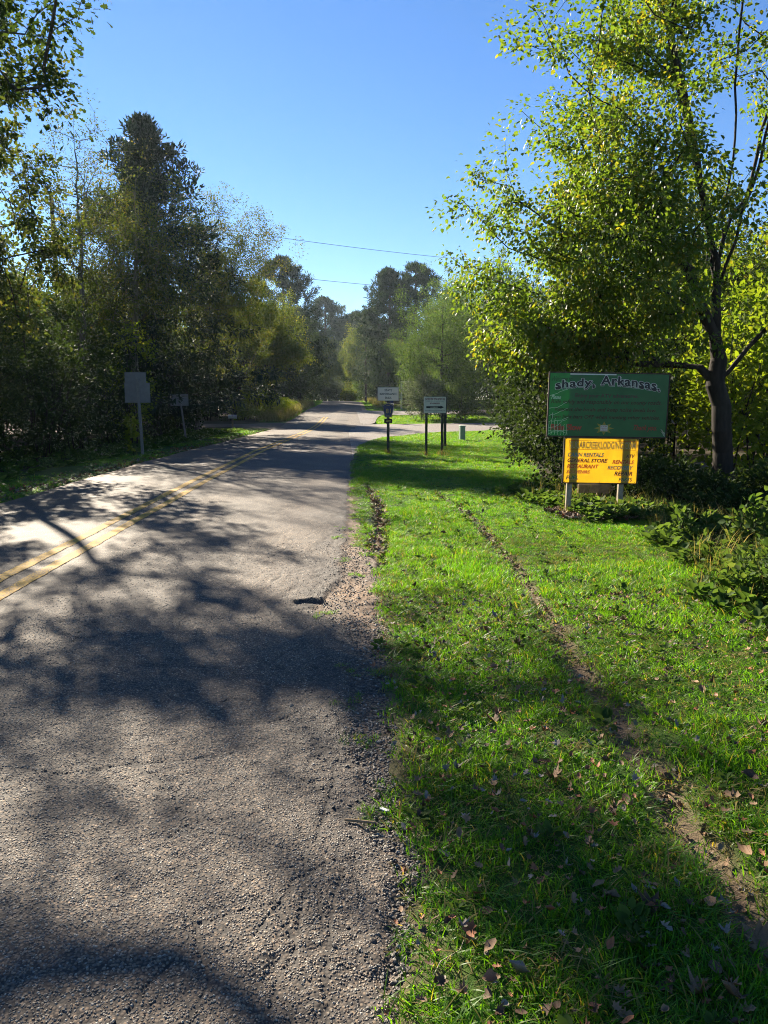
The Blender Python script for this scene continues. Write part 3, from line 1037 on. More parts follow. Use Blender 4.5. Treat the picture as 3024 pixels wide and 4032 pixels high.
rng = np.random.default_rng(23)
T = np.concatenate([crown_targets(rng, (0.2, 0, 6.3), (2.8, 2.8, 3.6), 290, 0.4, 0.35), crown_targets(rng, (1.3, -1.4, 9.6), (1.9, 2.2, 1.3), 105, 0.2, 0.45)])
T = sun_gap(T, (-9.6, 20.5), GAPS, .9, rng)
make_tree("oak_tree", (-9.6, 20.5), "slim olive-leaved oak with dark upright trunk behind the near oak", [(0, 0, 0), (0.05, 0, 3), (0.1, -.1, 6), (0.6, -.5, 9.5)],
          T, 'olive', 'bark', 0.13, 24, 0.36, 0.10, 'ovate', seed=24, seg=0.4)

rng = np.random.default_rng(25)
T = crown_targets(rng, (0.3, 0, 7.6), (2.4, 2.4, 4.2), 420, 0.3, 0.1)
make_tree("twiggy_tree", (-9.7, 28.5), "thin twiggy tree with few small leaves left of the ragged cedar", [(0, 0, 0), (0.1, 0, 4), (0.2, 0, 8), (0.2, 0, 11.4)],
          T, 'olive', 'greybark', 0.10, 16, 0.4, 0.075, 'diamond', seed=26, seg=0.4, tip=0.006)

rng = np.random.default_rng(27)
T = cone_targets(rng, 14.4, 7.2, 165, 0.10, 0.72, 8, 0.6, 0.03)
cedar = make_tree("cedar_tree", (-9.1, 36.5), "tall dark cedar with ragged pointed top behind the grey sign backs", [(0, 0, 0), (0, 0, 8), (-0.1, 0, 14.2)],
          T, 'cedar', 'bark', 0.26, 40, 0.34, 0.25, 'spray', flat=0.55, droop=0.0, seed=28, up=0.0, seg=0.7, bend=0.1, twig_leaves=False)

copy_tree(cedar, (-11, 64.5, .4), 2.0, (.95, .95, .92), "shorter dark cedar behind the wispy leaning tree", "tree")
rng = np.random.default_rng(29)
T = crown_targets(rng, (0.6, 0, 7.4), (3.2, 2.6, 4.0), 560, 0.3, 0.25)
make_tree("rusty_leaf_tree", (-8.7, 31.5), "tree with brownish olive leaves standing in front of the cedar", [(0, 0, 0), (0.1, 0, 3), (0.3, 0, 6), (0.5, 0, 10.5)],
          T, 'olive', 'lichen', 0.15, 15, 0.42, 0.09, 'diamond', seed=30, seg=0.45, tint_bias=0.12)

rng = np.random.default_rng(31)
T = np.concatenate([crown_targets(rng, (1.7, 0, 8.2), (3.6, 3.0, 5.2), 620, 0.3, 0.15)])
make_tree("twiggy_tree", (-8.4, 43), "wispy sparse tree leaning out to the right of the cedar", [(0, 0, 0), (0.3, 0, 4), (0.9, 0, 8), (1.4, 0, 13)],
          T, 'olive', 'greybark', 0.13, 44, 0.5, 0.09, 'diamond', seed=32, seg=0.5, tint_bias=0.05)

rng = np.random.default_rng(33)
T = np.concatenate([crown_targets(rng, (2.4, 0, 6.8), (3.4, 3.2, 4.4), 480, 0.35, 0.25, 2.6), crown_targets(rng, (4.2, -0.3, 5.2), (2.4, 2.2, 1.6), 130, 0.3, 0.2, 3.4)])
make_tree("arching_tree", (-8.6, 58.5), "arching yellow-olive tree reaching towards the road past the driveway", [(0, 0, 0), (0.5, 0, 2.5), (1.3, 0, 5.5), (2.2, 0, 10.0)],
          T, 'yellow', 'bark', 0.2, 34, 0.5, 0.125, 'diamond', seed=34, seg=0.6)


def pine_targets(rng, h, crown_lo, r, n):
    T = []
    for i in range(n):
        t = rng.random() ** 0.75
        z = crown_lo + (h - crown_lo) * t
        L = r * (math.sin(math.pi * (0.22 + 0.76 * t)) ** 0.8) * (0.45 + 0.65 * rng.random())
        a = rng.random() * 6.283
        for q in (0.68, 0.86, 1.0):
            T.append((math.cos(a + rng.normal(0, .1)) * L * q, math.sin(a + rng.normal(0, .1)) * L * q, z + 0.30 * L * q * q + rng.normal(0, .08)))
    return np.array(T)


rng = np.random.default_rng(41)
pine = make_tree("pine_tree", (-8.4, 106), "tall pine with rounded open crown rising above the left roadside trees", [(0, 0, 0), (0.1, 0, 10), (0.2, 0, 20.5)],
                 pine_targets(rng, 19.4, 6.0, 5.2, 150), 'pine', 'pinebark', 0.28, 30, 0.42, 0.42, 'needle', flat=0.1, droop=-0.35, seed=42, up=0.2, seg=0.8, bend=0.3)
rng = np.random.default_rng(43)
pine2 = make_tree("pine_tree", (6.0, 100), "tall bushy pine behind the state maintenance sign", [(0, 0, 0), (0.1, 0, 9), (0.1, 0, 18)],
                  pine_targets(rng, 17.0, 2.5, 4.4, 170), 'pine', 'pinebark', 0.27, 30, 0.42, 0.4, 'needle', flat=0.1, droop=-0.3, seed=44, up=0.2, seg=0.8, bend=0.3)
copy_tree(pine, (9.9, 103, 2.0), 2.1, (0.95, 0.95, 0.92), "tall pine with open crown at the right end of the far pines", "tree")
rng = np.random.default_rng(45)
conepine = make_tree("pine_tree", (3.3, 113), "young conical pine standing where the road reaches its crest", [(0, 0, 0), (0, 0, 7), (0, 0, 13.6)],
                     cone_targets(rng, 13.6, 3.3, 95, 0.22, 0.75, 5, 0.35, 0.05), 'pine', 'pinebark', 0.17, 14, 0.4, 0.3, 'needle', flat=0.3, droop=0.0, seed=46, up=0.0, seg=0.7, bend=0.1, twig_leaves=False)

rng = np.random.default_rng(47)
dense = make_tree("evergreen_tree", (-7.2, 88), "dark leafy tree hanging over the left edge of the far road", [(0, 0, 0), (0.2, 0, 5), (0.3, 0, 12)],
                  np.concatenate([crown_targets(rng, (0.3, 0, 6.6), (4.0, 4.0, 6.2), 560, 0.45, 0.3, 0.3)]), 'dark', 'bark', 0.25, 26, 0.55, 0.17, 'diamond', seed=48, seg=0.7)
copy_tree(dense, (-6.0, 101, 1.7), 1.3, (1.1, 1.1, 1.12), "dark leafy tree beside the crest of the road", "tree")
for x, y, sc_, rz, lb in ((8.6, 104, .8, .4, "dark tree between the far pines"), (5.4, 122, .8, 1.4, "dark tree beyond the crest behind the young pine"), (-9.6, 97, .95, 2.4, "dark leafy tree behind the dark tree at the far road's left edge")):
    copy_tree(dense, (x, y, float(gz(x, y)) - .05), rz, (sc_, sc_, sc_), lb, "tree")
copy_tree(dense, (-7.0, 119, 1.9), 2.6, (1.25, 1.2, 1.1), "dark tree closing the road beyond its crest", "tree")
rng = np.random.default_rng(49)
farleaf = make_tree("broadleaf_tree", (2.2, 134), "olive-yellow tree beyond the crest of the road", [(0, 0, 0), (0.1, 0, 6), (0, 0, 13)],
                    crown_targets(rng, (0, 0, 7.6), (3.2, 3.2, 6.6), 430, 0.35, 0.3, 0.6), 'yellow', 'bark', 0.22, 24, 0.6, 0.2, 'diamond', seed=50, seg=0.8)
farpine_lbl = "distant pine standing in the gap above the far end of the road"
for i, (x, y, s, rz) in enumerate([(-4.2, 168, 1.22, .4), (-0.6, 182, 1.2, 2.), (2.6, 172, 1.08, 4.), (-9.5, 160, 1.2, 1.1), (6, 186, 1.1, 2.9)]):
    copy_tree(pine2 if i % 2 else pine, (x, y, 1.0), rz, (s * 1.15, s * 1.15, s * 0.98), farpine_lbl, "tree", "distant pines closing the view")
for x, y, s, rz in [(-6.5, 131, 0.7, .3), (1.5, 160, 0.9, .8), (-3, 156, 1.0, 1.8), (5.5, 152, 0.9, 2.8), (9, 160, 1.1, 3.8), (-10, 140, 1.1, 4.8), (8.2, 116, 0.75, 5.8), (13, 98, .9, .9), (7.6, 92, .55, 1.9), (-0.5, 150, 0.62, 1), (-3.6, 142, 0.55, 2), (6.5, 140, 0.8, 3), (10, 128, 0.95, 4), (14, 112, 1.0, 5)]:
    copy_tree(farleaf, (x, y, 1.3), rz, (s, s, s), "leafy olive tree filling the wood behind the far pines", "tree", "leafy trees behind the far pines")

# right of the junction
rng = np.random.default_rng(51)
ever = make_tree("evergreen_tree", (8.4, 62.5), "dense small-leaved evergreen tree behind the side road", [(0, 0, 0), (-0.2, 0, 3), (-0.2, 0, 9.5)],
                 np.concatenate([crown_targets(rng, (-0.2, 0, 5.2), (4.4, 4.0, 5.0), 640, 0.5, 0.2, 0.3)]), 'mid', 'bark', 0.24, 30, 0.5, 0.13, 'diamond', seed=52, seg=0.6, tint_bias=-0.1)
for x, y, sc_, hh, rz, lb in ((6.6, 86, .8, 1.0, 1.0, "rounded green tree on the bank under the pines"), (12.6, 90, 1.0, 1.25, 2.0, "broad green tree behind the white-framed notice board"), (11.6, 72, 1.0, 1.1, 4.0, "broad green tree just behind the side road evergreen")):
    copy_tree(ever, (x, y, float(gz(x, y)) - .05), rz, (sc_, sc_, sc_ * hh), lb, "tree")
copy_tree(ever, (13.8, 66, 0.6), 2.2, (1.05, 1.05, 1.35), "tall green tree behind the evergreen by the side road", "tree")
rng = np.random.default_rng(53)
wispy = make_tree("twiggy_tree", (11.0, 78), "pale wispy tree rising behind the side road evergreen", [(0, 0, 0), (0, 0, 6), (0.2, 0, 15)],
                  crown_targets(rng, (0, 0, 9.0), (4.2, 4, 6.4), 520, 0.3, 0.15, 1), 'mid', 'greybark', 0.2, 24, 0.55, 0.13, 'diamond', seed=54, seg=0.7)

# woods behind: plain copies that close the horizon on both sides
rng = np.random.default_rng(55)
wood = make_tree("broadleaf_tree", (-15.5, 26), "shaded leafy tree deep in the wood left of the road", [(0, 0, 0), (0.1, 0, 3), (0.2, 0, 8)],
                 crown_targets(rng, (0, 0, 4.6), (3.2, 3.2, 4.2), 420, 0.4, 0.3, 0.4), 'oak', 'bark', 0.16, 24, 0.5, 0.15, 'diamond', seed=56, seg=0.6,
                 group="shaded trees deep in the left wood")
for x, y, s, rz in [(-11.6, 24.5, .7, .7), (-11.2, 31, .8, 1.7), (-11.4, 38.5, .85, 2.7), (-11.5, 47, .8, 3.7), (-26, 38, 1.4, 4.7), (-27, 24, 1.4, 5.7), (-17, 66, 1.3, .1), (-18, 84, 1.6, 1.1), (-12, 103, 1.5, 2.1), (-16, 122, 1.8, 3.1), (-14.5, 17, .85, 1), (-16, 35, .95, 2), (-14, 43, 1.0, 3), (-15, 53, 1.05, 4), (-13.5, 61, 1.1, 5), (-18.5, 72, 1.2, 6), (-13, 90, 1.4, .5), (-21, 30, 1.1, 1.5), (-20, 44, 1.15, 2.5), (-21, 62, 1.3, 3.5), (-22, 18, 1.05, 2.2), (-12.5, 10, .8, 3.0)]:
    copy_tree(wood, (x, y, float(gz(x, y)) - .05), rz, (s, s, s), "shaded leafy tree deep in the wood left of the road", "tree", "shaded trees deep in the left wood")
for x, y, s, rz in [(14, 35, .9, .4), (17, 52, 1.2, 1.4), (19, 76, 1.6, 2.4), (20, 92, 1.8, 3.4), (18, 112, 1.9, 4.4), (26, 34, 1.4, 5.4), (14.5, 27, .8, .9), (17, 30, 1.05, 1), (20, 40, 1.2, 2), (15, 45, 1.0, 3), (24, 52, 1.4, 4), (20, 24, 1.05, 5), (22, 66, 1.6, 2), (16, 20, .75, 1)]:
    copy_tree(wood, (x, y, float(gz(x, y)) - .05), rz, (s, s, s), "leafy tree in the wood behind the big broadleaf tree", "tree", "leafy trees in the right wood")
rng = np.random.default_rng(57)
make_tree("broadleaf_tree", (12.2, 25.5), "pale green tree showing behind the forked trunk", [(0, 0, 0), (0.1, 0, 3), (0.2, 0, 9)],
          crown_targets(rng, (0, 0, 5.6), (2.6, 2.6, 3.8), 380, 0.4, 0.3, 0.5), 'yellow', 'bark', 0.14, 22, 0.42, 0.12, 'diamond', seed=58, seg=0.6)


def woodland(name, x0, x1, y0, y1, h, n, mat, seed):
    rng = np.random.default_rng(seed)
    x, y = rng.uniform(x0, x1, n), rng.uniform(y0, y1, n)
    top = h * (0.75 + 0.35 * vnoise(x, y, 0.16, seed) + 0.12 * vnoise(x, y, 0.6, seed + 1))
    z = top * rng.random(n) ** 0.8
    P = np.stack([x, y, gz(x, y) + z], 1)
    me = leaves_mesh(name, P, rng.normal(0, 1, (n, 3)), rng.normal(0, 1, (n, 3)) + [0, 0, .5], rng.uniform(.35, .8, n), np.clip(.4 + .3 * vnoise(x, y, .3, seed + 2) + rng.normal(0, .15, n), 0, 1), 'ovate')
    return tag(link(name, me, M[mat]), kind="stuff")


woodland("woodland", -40, -29, -5, 150, 9.5, 26000, 'oak', 401)
woodland("woodland", 29, 40, 5, 150, 11, 24000, 'mid', 402)
woodland("woodland", -29, 29, 196, 212, 14, 16000, 'oak', 403)


# ------------------------------------------------------------------ shrubs
def verge_label(x, y):
    back = "in the back row of the left thicket" if x < -11 else "in the left thicket"
    for lim, w in ((14, "below the near oak"), (20, "beside the slim olive oak"), (27, "behind the tall double-plate sign"), (36, "behind the leaning single sign"), (48, "before the driveway"), (66, "just past the driveway"), (100, "beside the far climbing road"), (999, "at the crest of the road")):
        if y < lim:
            return "shaded dark bush %s, %s" % (back, w)


def make_shrub(name, loc, label, cat, group, rx, rz, nclus, per, size, leaf, shape='diamond', spread=0.22, seed=1, flat=0.3, nst=7, droop=0.2, tint_bias=0.0, tip=0.003, base_r=0.02, zc=0.5, shell=0.5):
    rng = np.random.default_rng(seed)
    x, y = loc
    root = empty(name, (x, y, float(gz(x, y)) - 0.03), label, cat, group)
    T = crown_targets(rng, (0, 0, rz * zc), (rx, rx, rz * zc * 1.02), nclus, shell, 0.2, 0.06)
    Ps, Fs, C = [], [], []
    mb = MB()
    az = np.arctan2(T[:, 1], T[:, 0]) + rng.normal(0, .5, len(T))
    for s in range(nst):
        a = -math.pi + 2 * math.pi * (s + .5) / nst
        sub = T[(az >= a - math.pi / nst) & (az < a + math.pi / nst)]
        if not len(sub):
            continue
        top = sub[np.argmax(sub[:, 2])]
        q = rng.choice(len(sub), min(9, len(sub)), replace=False)
        b = np.array([math.cos(a) * .12 * rx, math.sin(a) * .12 * rx, 0])
        mid = b * .3 + top * .55 + rng.normal(0, .05, 3)
        mb.tube([b, mid, top], [base_r, base_r * .7, tip], 5)
        for i in q:
            mb.tube([mid * .8 + b * .2, sub[i]], [base_r * .45, tip], 3, False)
    mb.build("stems", M['bark'], root, True)
    out = unit(T - np.array([0, 0, rz * .3]))
    link("foliage", leaf_set(rng, T, out, per, spread, size, flat, droop, shape, tint_bias), M[leaf], root)
    return root


sh_dark = make_shrub("shrub", (4.35, 13.9), "dark glossy bush with hanging vines just behind the green sign", "bush", None, 1.15, 2.9, 230, 22, 0.075, 'dark', 'ovate', 0.2, 101)
sh_row = make_shrub("shrub", (4.9, 16.6), "dark leafy bush in the row edging the lawn", "bush", "dark bushes edging the lawn", 1.3, 3.0, 210, 22, 0.085, 'dark', 'diamond', 0.24, 102)
for x, y, s, rz, h in [(5.4, 19.4, 1.25, 1, 1.0), (6.0, 22.4, 1.3, 2, 1.05), (6.9, 25.4, 1.3, 3, 1.05), (7.5, 28.6, 1.35, 4, 1.05), (8.4, 32.2, 1.4, 5, 1.1), (9.4, 36.2, 1.4, .5, 1.1), (10.6, 40.5, 1.4, .8, 1.1), (6.3, 17.2, 1.3, 2.2, 1.1), (7.6, 21, 1.4, 3.1, 1.2), (8.6, 24.5, 1.5, 1.5, 1.4), (11, 31, 1.6, 2.5, 1.5)]:
    copy_tree(sh_row, (x, y, float(gz(x, y)) - .03), rz, (s, s, s * h), "dark leafy bush in the row edging the lawn", "bush", "dark bushes edging the lawn")
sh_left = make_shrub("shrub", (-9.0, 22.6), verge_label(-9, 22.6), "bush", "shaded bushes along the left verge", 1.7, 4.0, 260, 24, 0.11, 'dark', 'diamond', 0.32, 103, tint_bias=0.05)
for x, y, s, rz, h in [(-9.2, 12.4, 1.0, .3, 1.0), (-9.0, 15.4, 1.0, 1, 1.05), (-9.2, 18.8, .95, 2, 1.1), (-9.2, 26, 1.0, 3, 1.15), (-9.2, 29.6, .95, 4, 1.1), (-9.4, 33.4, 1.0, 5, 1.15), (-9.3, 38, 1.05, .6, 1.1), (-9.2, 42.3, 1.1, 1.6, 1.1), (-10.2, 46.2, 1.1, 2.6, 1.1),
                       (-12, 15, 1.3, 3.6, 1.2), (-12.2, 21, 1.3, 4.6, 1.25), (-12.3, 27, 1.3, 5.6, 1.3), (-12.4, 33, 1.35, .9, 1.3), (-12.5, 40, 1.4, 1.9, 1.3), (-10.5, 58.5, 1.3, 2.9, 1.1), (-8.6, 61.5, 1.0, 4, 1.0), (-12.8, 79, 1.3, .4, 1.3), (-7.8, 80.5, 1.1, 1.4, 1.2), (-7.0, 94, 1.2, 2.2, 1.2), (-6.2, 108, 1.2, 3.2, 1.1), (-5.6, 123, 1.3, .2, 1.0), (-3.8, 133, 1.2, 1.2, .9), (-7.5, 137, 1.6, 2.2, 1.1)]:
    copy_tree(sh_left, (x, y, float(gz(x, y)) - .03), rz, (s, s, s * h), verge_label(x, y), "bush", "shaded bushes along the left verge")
make_shrub("shrub", (-8.0, 28.8), "young bright green bush catching sun above the grey sign back", "bush", None, 1.0, 4.6, 90, 18, 0.10, 'bright', 'ovate', 0.28, 104, zc=0.55)
make_shrub("shrub", (-6.2, 61.0), "sunlit yellow-green weedy bush beside the road past the driveway", "bush", "sunlit weedy bushes past the driveway", 1.5, 2.1, 200, 20, 0.12, 'bright', 'diamond', 0.3, 105)
for x, y, s, rz, h in [(-5.6, 65.5, .85, 1, .85), (-7.9, 58.6, .9, 2, 1.1), (-5.3, 70, .7, 3, .7), (-4.9, 75, .6, 4, .7)]:
    o = [q for q in bpy.data.objects if q.get("group") == "sunlit weedy bushes past the driveway"][0]
    copy_tree(o, (x, y, float(gz(x, y)) - .03), rz, (s, s, s * h), "sunlit yellow-green weedy bush beside the road past the driveway", "bush", "sunlit weedy bushes past the driveway")
make_shrub("juniper_bush", (6.4, 59.4), "pale feathery juniper bush at the corner of the side road", "bush", None, 1.9, 3.6, 300, 26, 0.2, 'pale', 'needle', 0.3, 106, flat=0.1, droop=-0.1)
make_shrub("shrub", (9.4, 58.6), "dull green bush beside the juniper behind the side road", "bush", None, 1.8, 3.0, 260, 24, 0.11, 'mid', 'diamond', 0.32, 107)
make_shrub("shrub", (-1.6, 130), "pale rounded bush in the sun beyond the crest of the road", "bush", None, 2.2, 4.2, 260, 20, 0.2, 'pale', 'diamond', 0.45, 108)
make_shrub("shrub", (0.8, 126), "low yellow-green bush on the bend beyond the crest", "bush", None, 1.5, 2.4, 160, 20, 0.2, 'yellow', 'diamond', 0.45, 109)
sh_far = make_shrub("shrub", (15, 71), "leafy green bush closing the gap beyond the side road", "bush", "green bushes beyond the side road", 2.4, 4.2, 260, 22, 0.16, 'mid', 'diamond', 0.42, 131)
for x, y, s, rz, h in [(19, 69, 1.2, 1, 1.2), (23.5, 74, 1.4, 2, 1.2), (12.5, 84, 1.1, 3, 1.2), (10.2, 92, 1.0, 4, 1.2), (3.2, 128, 1.0, 5, 1.0), (6.5, 124, 1.1, .6, 1.1), (9.8, 120, 1.2, 1.6, 1.2), (1.5, 138, 1.2, 2.6, 1.1), (17, 60, 1.1, 3.6, 1.2), (27, 62, 1.5, 4.6, 1.2), (12, 108, 1.2, 5.6, 1.2), (20, 84, 1.3, .3, 1.3)]:
    copy_tree(sh_far, (x, y, float(gz(x, y)) - .03), rz, (s, s, s * h), "leafy green bush closing the gap beyond the side road", "bush", "green bushes beyond the side road")
sap = make_shrub("sapling", (8.9, 16.8), "sunlit yellow-green sapling behind the forked trunk", "sapling", "backlit saplings behind the forked trunk", 1.35, 3.8, 170, 17, 0.13, 'bright', 'ovate', 0.3, 110)
for x, y, s, rz, h in [(7.9, 20.4, 1.1, 1, 1.0), (10.6, 18.5, 1.2, 2, 1.05), (10.0, 22.5, 1.3, 3, 1.1), (12.6, 21.0, 1.3, 4, 1.2)]:
    copy_tree(sap, (x, y, float(gz(x, y)) - .03), rz, (s, s, s * h), "sunlit yellow-green sapling behind the forked trunk", "sapling", "backlit saplings behind the forked trunk")
gc = make_shrub("low_shrub", (5.3, 11.2), "low dark leafy bush in the shade beside the big sign", "bush", "low dark bushes under the big tree", 0.75, 0.5, 130, 16, 0.065, 'dark', 'ovate', 0.14, 111, base_r=.008)
for x, y, s, rz, h in [(4.9, 12.4, 1.1, 1, 1.3), (6.0, 11.5, 1.1, 2, 1.0), (5.6, 10.2, 1.0, 3, .8), (6.9, 10.9, 1.2, 4, 1.1), (7.9, 12.1, 1.2, 5, 1.1), (6.3, 9.3, 1.1, .5, .9), (5.9, 13.6, 1.1, 1.5, 1.2), (8.2, 10.0, 1.3, 2.5, 1.1), (4.6, 11.6, .7, 3.3, 1.1), (7.2, 8.6, 1.2, .2, 1.0)]:
    copy_tree(gc, (x, y, float(gz(x, y)) - .03), rz, (s, s, s * h), "low dark leafy bush in the shade beside the big sign", "bush", "low dark bushes under the big tree")
iv = make_shrub("vine_clump", (3.55, 5.6), "leafy green vine clump spilling onto the lawn edge", "vine", "leafy clumps at the lawn edge", 0.5, 0.42, 130, 15, 0.052, 'weed', 'ovate', 0.12, 112, base_r=.006)
for x, y, s, rz, h in [(3.95, 6.4, .85, 1, .9), (4.3, 5.4, 1.0, 2, .9), (3.6, 4.7, .8, 3, .8), (4.7, 7.2, .9, 4, .8), (5.0, 6.3, 1.1, 5, .9)]:
    copy_tree(iv, (x, y, float(gz(x, y)) - .03), rz, (s, s, s * h), "leafy green vine clump spilling onto the lawn edge", "vine", "leafy clumps at the lawn edge")
for k, (x, y, s, lbl) in enumerate([(4.25, 7.55, 0.7, "tall pale weed with broad leaves in front of the shaded bushes"), (4.75, 7.9, 0.85, "tallest broad-leaved weed at the lawn's right edge"), (3.85, 8.15, 0.5, "short leafy weed at the right edge of the lawn")]):
    make_shrub("tall_weed", (x, y), lbl, "weed", None, 0.2 * s + .05, 0.95 * s, 18, 8, 0.075, 'weed', 'ovate', 0.07, 120 + k, base_r=.006, nst=3)
make_shrub("tall_weed", (-6.72, 24.0), "single sunlit weed standing beside the grey signpost", "weed", None, 0.2, 1.15, 20, 8, 0.13, 'bright', 'ovate', 0.08, 124, base_r=.006, nst=2, zc=0.62)


# ------------------------------------------------------------------ signs
def text_mesh(txt, bold=0.0, shear=0.0, spacing=1.0):
    cu = bpy.data.curves.new("lettering", 'FONT')
    cu.body = txt
    cu.size = 1.0
    cu.offset = bold
    cu.shear = shear
    cu.space_character = spacing
    cu.resolution_u = 3
    cu.fill_mode = 'FRONT'
    o = bpy.data.objects.new("lettering", cu)
    COL.objects.link(o)
    dg = bpy.context.evaluated_depsgraph_get()
    me = bpy.data.meshes.new_from_object(o.evaluated_get(dg))
    bpy.data.objects.remove(o)
    bpy.data.curves.remove(cu)
    n = len(me.vertices)
    co = np.zeros(n * 3, np.float32)
    me.vertices.foreach_get("co", co)
    return me, co.reshape(-1, 3)


def lettering(txt, box, y, mat, parent, bold=0.0, shear=0.0, spacing=1.0, warp=None, ref=None, grow=0.0, name="lettering"):
    """flat lettering fitted into box=(x0,x1,z0,z1) on a sheet whose front lies at y"""
    me, co = text_mesh(txt, bold, shear, spacing)
    if ref is None:
        lo, hi = co.min(0), co.max(0)
    else:
        lo, hi = ref
    x0, x1, z0, z1 = box
    X = x0 + (co[:, 0] - lo[0]) / (hi[0] - lo[0]) * (x1 - x0)
    Z = z0 + (co[:, 1] - lo[1]) / (hi[1] - lo[1]) * (z1 - z0)
    if warp:
        X, Z = warp(X, Z)
    V = np.stack([X, np.full_like(X, y), Z], 1).astype(np.float32)
    me.vertices.foreach_set("co", V.ravel())
    me.update()
    me.materials.clear()
    return link(name, me, mat, parent), (lo, hi)


def outlined(txt, box, y, mat, halo, parent, bold=0.02, halo_w=0.05, shear=0.0, spacing=1.0, warp=None, shift=(0, 0)):
    _, ref = lettering(txt, box, y - 0.0035, mat, parent, bold, shear, spacing, warp)
    b2 = (box[0] + shift[0], box[1] + shift[0], box[2] + shift[1], box[3] + shift[1])
    lettering(txt, b2, y - 0.0015, halo, parent, bold + halo_w, shear, spacing, warp, ref)


# --- the big welcome sign on two timber posts
sgx, sgy = 3.61, 10.42
sign = empty("welcome_sign", (sgx, sgy, float(gz(sgx, sgy))), "green town welcome board above a yellow lodging board on two timber posts", "sign", rz=R(-3))
sign.rotation_euler = (0, R(0.9), R(-3))
sign.scale = (0.915, 0.915, 0.96)
for px in (-0.41, 0.405):
    MB().box(px - 0.04, px + 0.04, 0.025, 0.105, -0.35, 2.0).build("post", M['wood'], sign, bevel=0.006)
GX0, GX1, GZ0, GZ1 = -0.805, 1.03, 1.17, 2.085
YX0, YX1, YZ0, YZ1 = -0.525, 0.625, 0.475, 1.14


def frame(x0, x1, z0, z1, w, y0, y1, mat, parent):
    MB().box(x0 - w, x1 + w, y0, y1, z1, z1 + w).build("frame_rail", mat, parent, bevel=0.003)
    MB().box(x0 - w, x1 + w, y0, y1, z0 - w, z0).build("frame_rail", mat, parent, bevel=0.003)
    MB().box(x0 - w, x0, y0, y1, z0, z1).build("frame_rail", mat, parent, bevel=0.003)
    MB().box(x1, x1 + w, y0, y1, z0, z1).build("frame_rail", mat, parent, bevel=0.003)


gp = MB().box(GX0, GX1, -0.004, 0.0, GZ0, GZ1).build("green_panel", M['green_sheet'], sign)
frame(GX0, GX1, GZ0, GZ1, 0.018, -0.012, 0.02, M['frame'], sign)
MB().box(GX0 + 0.31, GX1 - 0.30, 0.004, 0.02, GZ0, GZ1).build("backing_board", M['ply'], sign)
MB().box(GX1 - 0.30, GX1 - 0.002, 0.004, 0.02, GZ0 + 0.45, GZ1).build("backing_board", M['ply'], sign)
MB().box(GX0 + 0.31, GX0 + 1.02, -0.0075, -0.0045, GZ1 - 0.022, GZ1 - 0.004).build("trim_strip", M['t_pale'], sign)
GW, GH = GX1 - GX0, GZ1 - GZ0


def gbox(x0, x1, y0, y1):   # fractions measured on the board, y downwards
    f = lambda v: GX0 + GW * (v - 95) / 1495
    g = lambda v: GZ1 - GH * (v - 75) / 760
    return (f(x0), f(x1), g(y1), g(y0))


FY = -0.004


def arch(x, z):
    t = (x - GX0) / GW
    return x, z + GH * (0.10 - 0.36 * (t - 0.44) ** 2)


bx = gbox(165, 660, 205, 330)
bx2 = gbox(735, 1480, 175, 285)
for txt, b in (("shady,", bx), ("Arkansas.", bx2)):
    sh = (0.010, -0.014)
    _, ref = lettering(txt, b, FY - 0.006, M['t_black'], gp, 0.028, 0, 1.1, arch)
    lettering(txt, b, FY - 0.0045, M['t_pale'], gp, 0.06, 0, 1.1, arch, ref)
    b3 = (b[0] + sh[0], b[1] + sh[0], b[2] + sh[1], b[3] + sh[1])
    lettering(txt, b3, FY - 0.003, M['t_black'], gp, 0.045, 0, 1.1, arch, ref)
    lettering(txt, b3, FY - 0.0015, M['t_pale'], gp, 0.07, 0, 1.1, arch, ref)
lettering("Welcome to", gbox(125, 375, 110, 175), FY - 0.0015, M['t_black'], gp, 0.0, 0.5)
outlined("Enjoy your ATV adventures.", gbox(425, 1220, 318, 378), FY, M['t_brown'], M['t_olive'], gp, 0.008, 0.02)
lettering("Please", gbox(122, 245, 342, 388), FY - 0.0015, M['t_pale'], gp, 0.0, 0.4)
outlined("Ride safely and responsibly on our county roads.", gbox(122, 1515, 393, 457), FY, M['t_olive'], M['t_halo'], gp, 0.008, 0.018, 0.25)
outlined("Respect the locals and keep noise levels low.", gbox(172, 1455, 487, 547), FY, M['t_olive'], M['t_halo'], gp, 0.008, 0.018, 0.25)
outlined("Turn light bars OFF when meeting other vehicles.", gbox(122, 1505, 577, 638), FY, M['t_olive'], M['t_halo'], gp, 0.008, 0.018, 0.25)
outlined("Ride Slow", gbox(135, 525, 693, 768), FY, M['t_red'], M['t_brown'], gp, 0.03, 0.03)
outlined("Thank you.", gbox(1185, 1475, 690, 775), FY, M['t_red'], M['t_brown'], gp, 0.0, 0.03, 0.4)
sb = gbox(680, 935, 655, 820)
scx, scz = (sb[0] + sb[1]) / 2, (sb[2] + sb[3]) / 2
pts = []
for k in range(16):
    a = math.pi / 2 + k * math.pi / 8
    r = 1.0 if k % 2 == 0 else 0.52
    pts.append((scx + math.cos(a) * r * (sb[1] - sb[0]) / 2, scz + math.sin(a) * r * (sb[3] - sb[2]) / 2))
st = MB().prism(pts, FY - 0.003, FY - 0.001).build("star_badge", M['t_gold'], gp)
MB().box(scx - 0.055, scx + 0.055, FY - 0.0045, FY - 0.0035, scz - 0.043, scz + 0.043).build("badge_patch", M['t_pale'], gp)
for k, w in enumerate(("SUGAR", "CREEK", "LODGE")):
    lettering(w, (scx - 0.048, scx + 0.048, scz + 0.017 - k * 0.027, scz + 0.036 - k * 0.027), FY - 0.006, M['t_red'], gp, 0.01)
